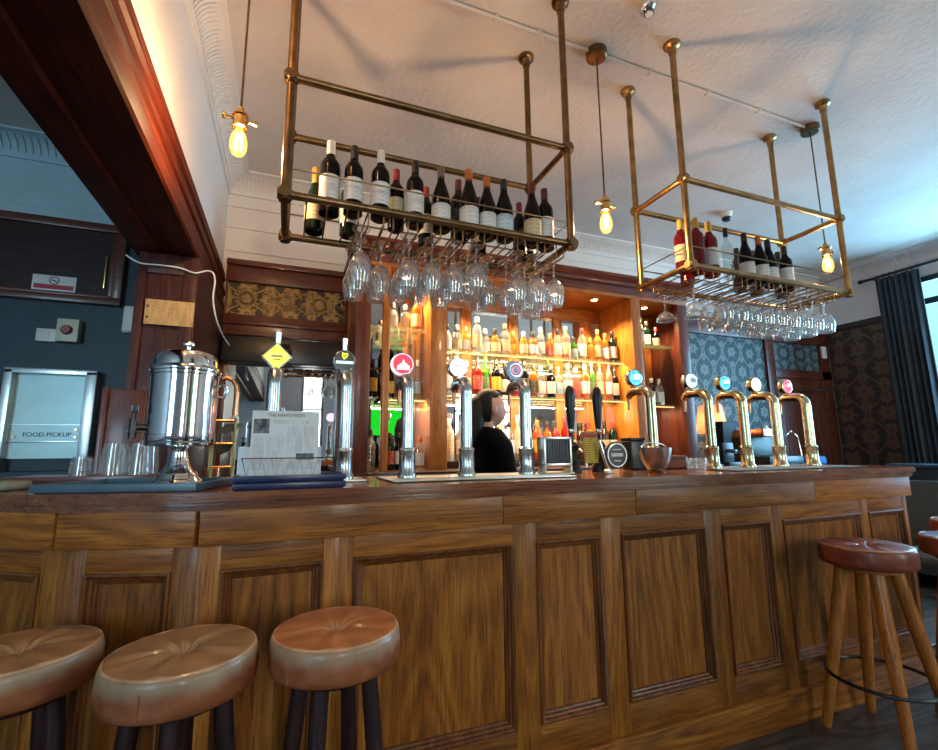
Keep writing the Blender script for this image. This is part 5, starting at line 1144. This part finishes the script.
# dark bench beyond the end of the bar
t = thing('dark_bench', 'dark upholstered bench against the window wall', 'bench', (5.9, 2.4, 0))
B().box((5.25, 1.3, .12), (6.0, 3.1, .46), .03).build('bench_seat', 'curtain', t, world=True); B().box((5.95, 1.3, .12), (6.15, 3.1, 1.02), .03).build('bench_back', 'curtain', t, world=True); B().box((5.93, 1.3, 1.02), (6.17, 3.1, 1.05), .008).build('bench_cap', 'greytray', t, world=True)
B().box((5.3, 1.35, 0), (5.36, 1.41, .13)).box((5.3, 3.0, 0), (5.36, 3.06, .13)).box((6.05, 1.35, 0), (6.11, 1.41, .13)).box((6.05, 3.0, 0), (6.11, 3.06, .13)).build('bench_legs', 'blackm', t, world=True)
t = thing('dark_chair', 'dark chair with pale edges standing past the end of the bar', 'chair', (4.25, 1.95, 0), -1.2)
for sx in (-.19, .19):
    for sy in (-.19, .19): B().cyl((sx, sy, 0), (sx*.95, sy*.95, .45), .017).build('leg', 'blackm', t)
B().box((-.22, -.22, .45), (.22, .22, .50), .015).build('seat', 'curtain', t); B().box((-.21, .17, .55), (.21, .20, .98), .012).build('backrest', 'curtain', t); B().cyl((-.19, .185, .45), (-.19, .185, .97), .015).cyl((.19, .185, .45), (.19, .185, .97), .015).build('back_post', 'blackm', t)

# ------------------------------------------------------------------ curtain
cu = bmesh.new(); cols_ = []
for k in range(71):
    u = k/70; yy = 2.79+.41*u; off_ = .035*math.sin(u*2*PI*7.5)+.012*math.sin(u*2*PI*17)
    cols_.append([cu.verts.new((XR-.16+off_*(.8+.5*(1-zz))+.0, yy-(1-zz)*.03, .03+zz*3.15)) for zz in (0, .25, .5, .75, 1)])
for a, b_ in zip(cols_, cols_[1:]):
    for k in range(4): cu.faces.new((a[k], b_[k], b_[k+1], a[k+1]))
ct = thing('curtain', 'long charcoal curtain drawn to the back end of the window', 'curtain', (XR-.16, 3.0, 3.18))
b = B(); b.add(cu); o = b.build('curtain_cloth', 'curtain', ct, 60, world=True); sd = o.modifiers.new('thick', 'SOLIDIFY'); sd.thickness = .006
rd = thing('curtain_rod', 'black curtain rod with finial running above the window', 'curtain rod', (XR-.14, 2.0, 3.215))
B().cyl((0, -1.3, 0), (0, 1.33, 0), .016).build('rod', 'blackm', rd); B().lathe([(0, .06), (.022, .05), (.028, .03), (.02, .008), (.016, 0)], (0, 1.33, 0), 16, 'Y').build('finial', 'blackm', rd)
for y in (-1.2, 1.25): B().cyl((0, y, 0), (.138, y, 0), .01).build('bracket', 'blackm', rd)
b = B()
for k in range(7): b.torus((0, .80+.065*k, 0), .024, .003, 20, 6, 'Y')
b.build('curtain_rings', 'blackm', rd)

# ------------------------------------------------------------------ television behind the viewer (seen in the bar mirrors)
tv = thing('television', 'wall television showing a bright green pitch, seen in the mirror', 'television', (2.36, YF+.002, 1.92))
B().box((-.66, 0, -.40), (.66, .05, .40), .008).build('tv_case', 'black', tv)
sc = B().box((-.63, .0505, -.37), (.63, .052, .37)).build('screen', 'greenpool', tv)

# ------------------------------------------------------------------ light
def area(name, loc, rot, sx, sy, e, c):
    l = bpy.data.lights.new(name, 'AREA'); l.shape = 'RECTANGLE'; l.size = sx; l.size_y = sy; l.energy = e; l.color = c
    o = bpy.data.objects.new(name, l); C.objects.link(o); o.location = loc; o.rotation_euler = rot
area('daylight_window_1', (XR+.25, (WY0+WY1)/2, 2.0), (0, PI/2, 0), 2.2, 2.1, 240, (.30, .66, 1.0))
for k, (a, b_) in enumerate(wins): area('daylight_window_%d' % (k+2), ((a+b_)/2, YF-.25, 1.95), (PI/2, 0, 0), b_-a, 2.0, (110, 55, 85)[k], ((.55, .80, 1.0), (1, .95, .88), (1, .95, .88))[k])
w = bpy.data.worlds.new('sky'); bpy.context.scene.world = w; w.use_nodes = True; nt = w.node_tree; nt.nodes.clear()
wo = N(nt, 'ShaderNodeOutputWorld'); bg = N(nt, 'ShaderNodeBackground'); bg.inputs['Strength'].default_value = 1.5
tc = N(nt, 'ShaderNodeTexCoord'); sp = N(nt, 'ShaderNodeSeparateXYZ'); L(nt, tc.outputs['Generated'], sp.inputs[0])
L(nt, ramp(nt, sp.outputs['Z'], [(.0, (.10, .16, .17)), (.08, (.25, .62, .66)), (.5, (.45, .80, .95))]), bg.inputs[0]); L(nt, bg.outputs[0], wo.inputs[0])
s = bpy.context.scene
s.view_settings.view_transform = 'Standard'; s.view_settings.look = 'None'; s.view_settings.gamma = 1; s.view_settings.use_curve_mapping = False
s.view_settings.exposure = 0.5
s.cycles.use_denoising = True; s.cycles.max_bounces = 10; s.cycles.transparent_max_bounces = 24; s.cycles.glossy_bounces = 6; s.cycles.sample_clamp_indirect = 6; s.cycles.caustics_reflective = False; s.cycles.caustics_refractive = False
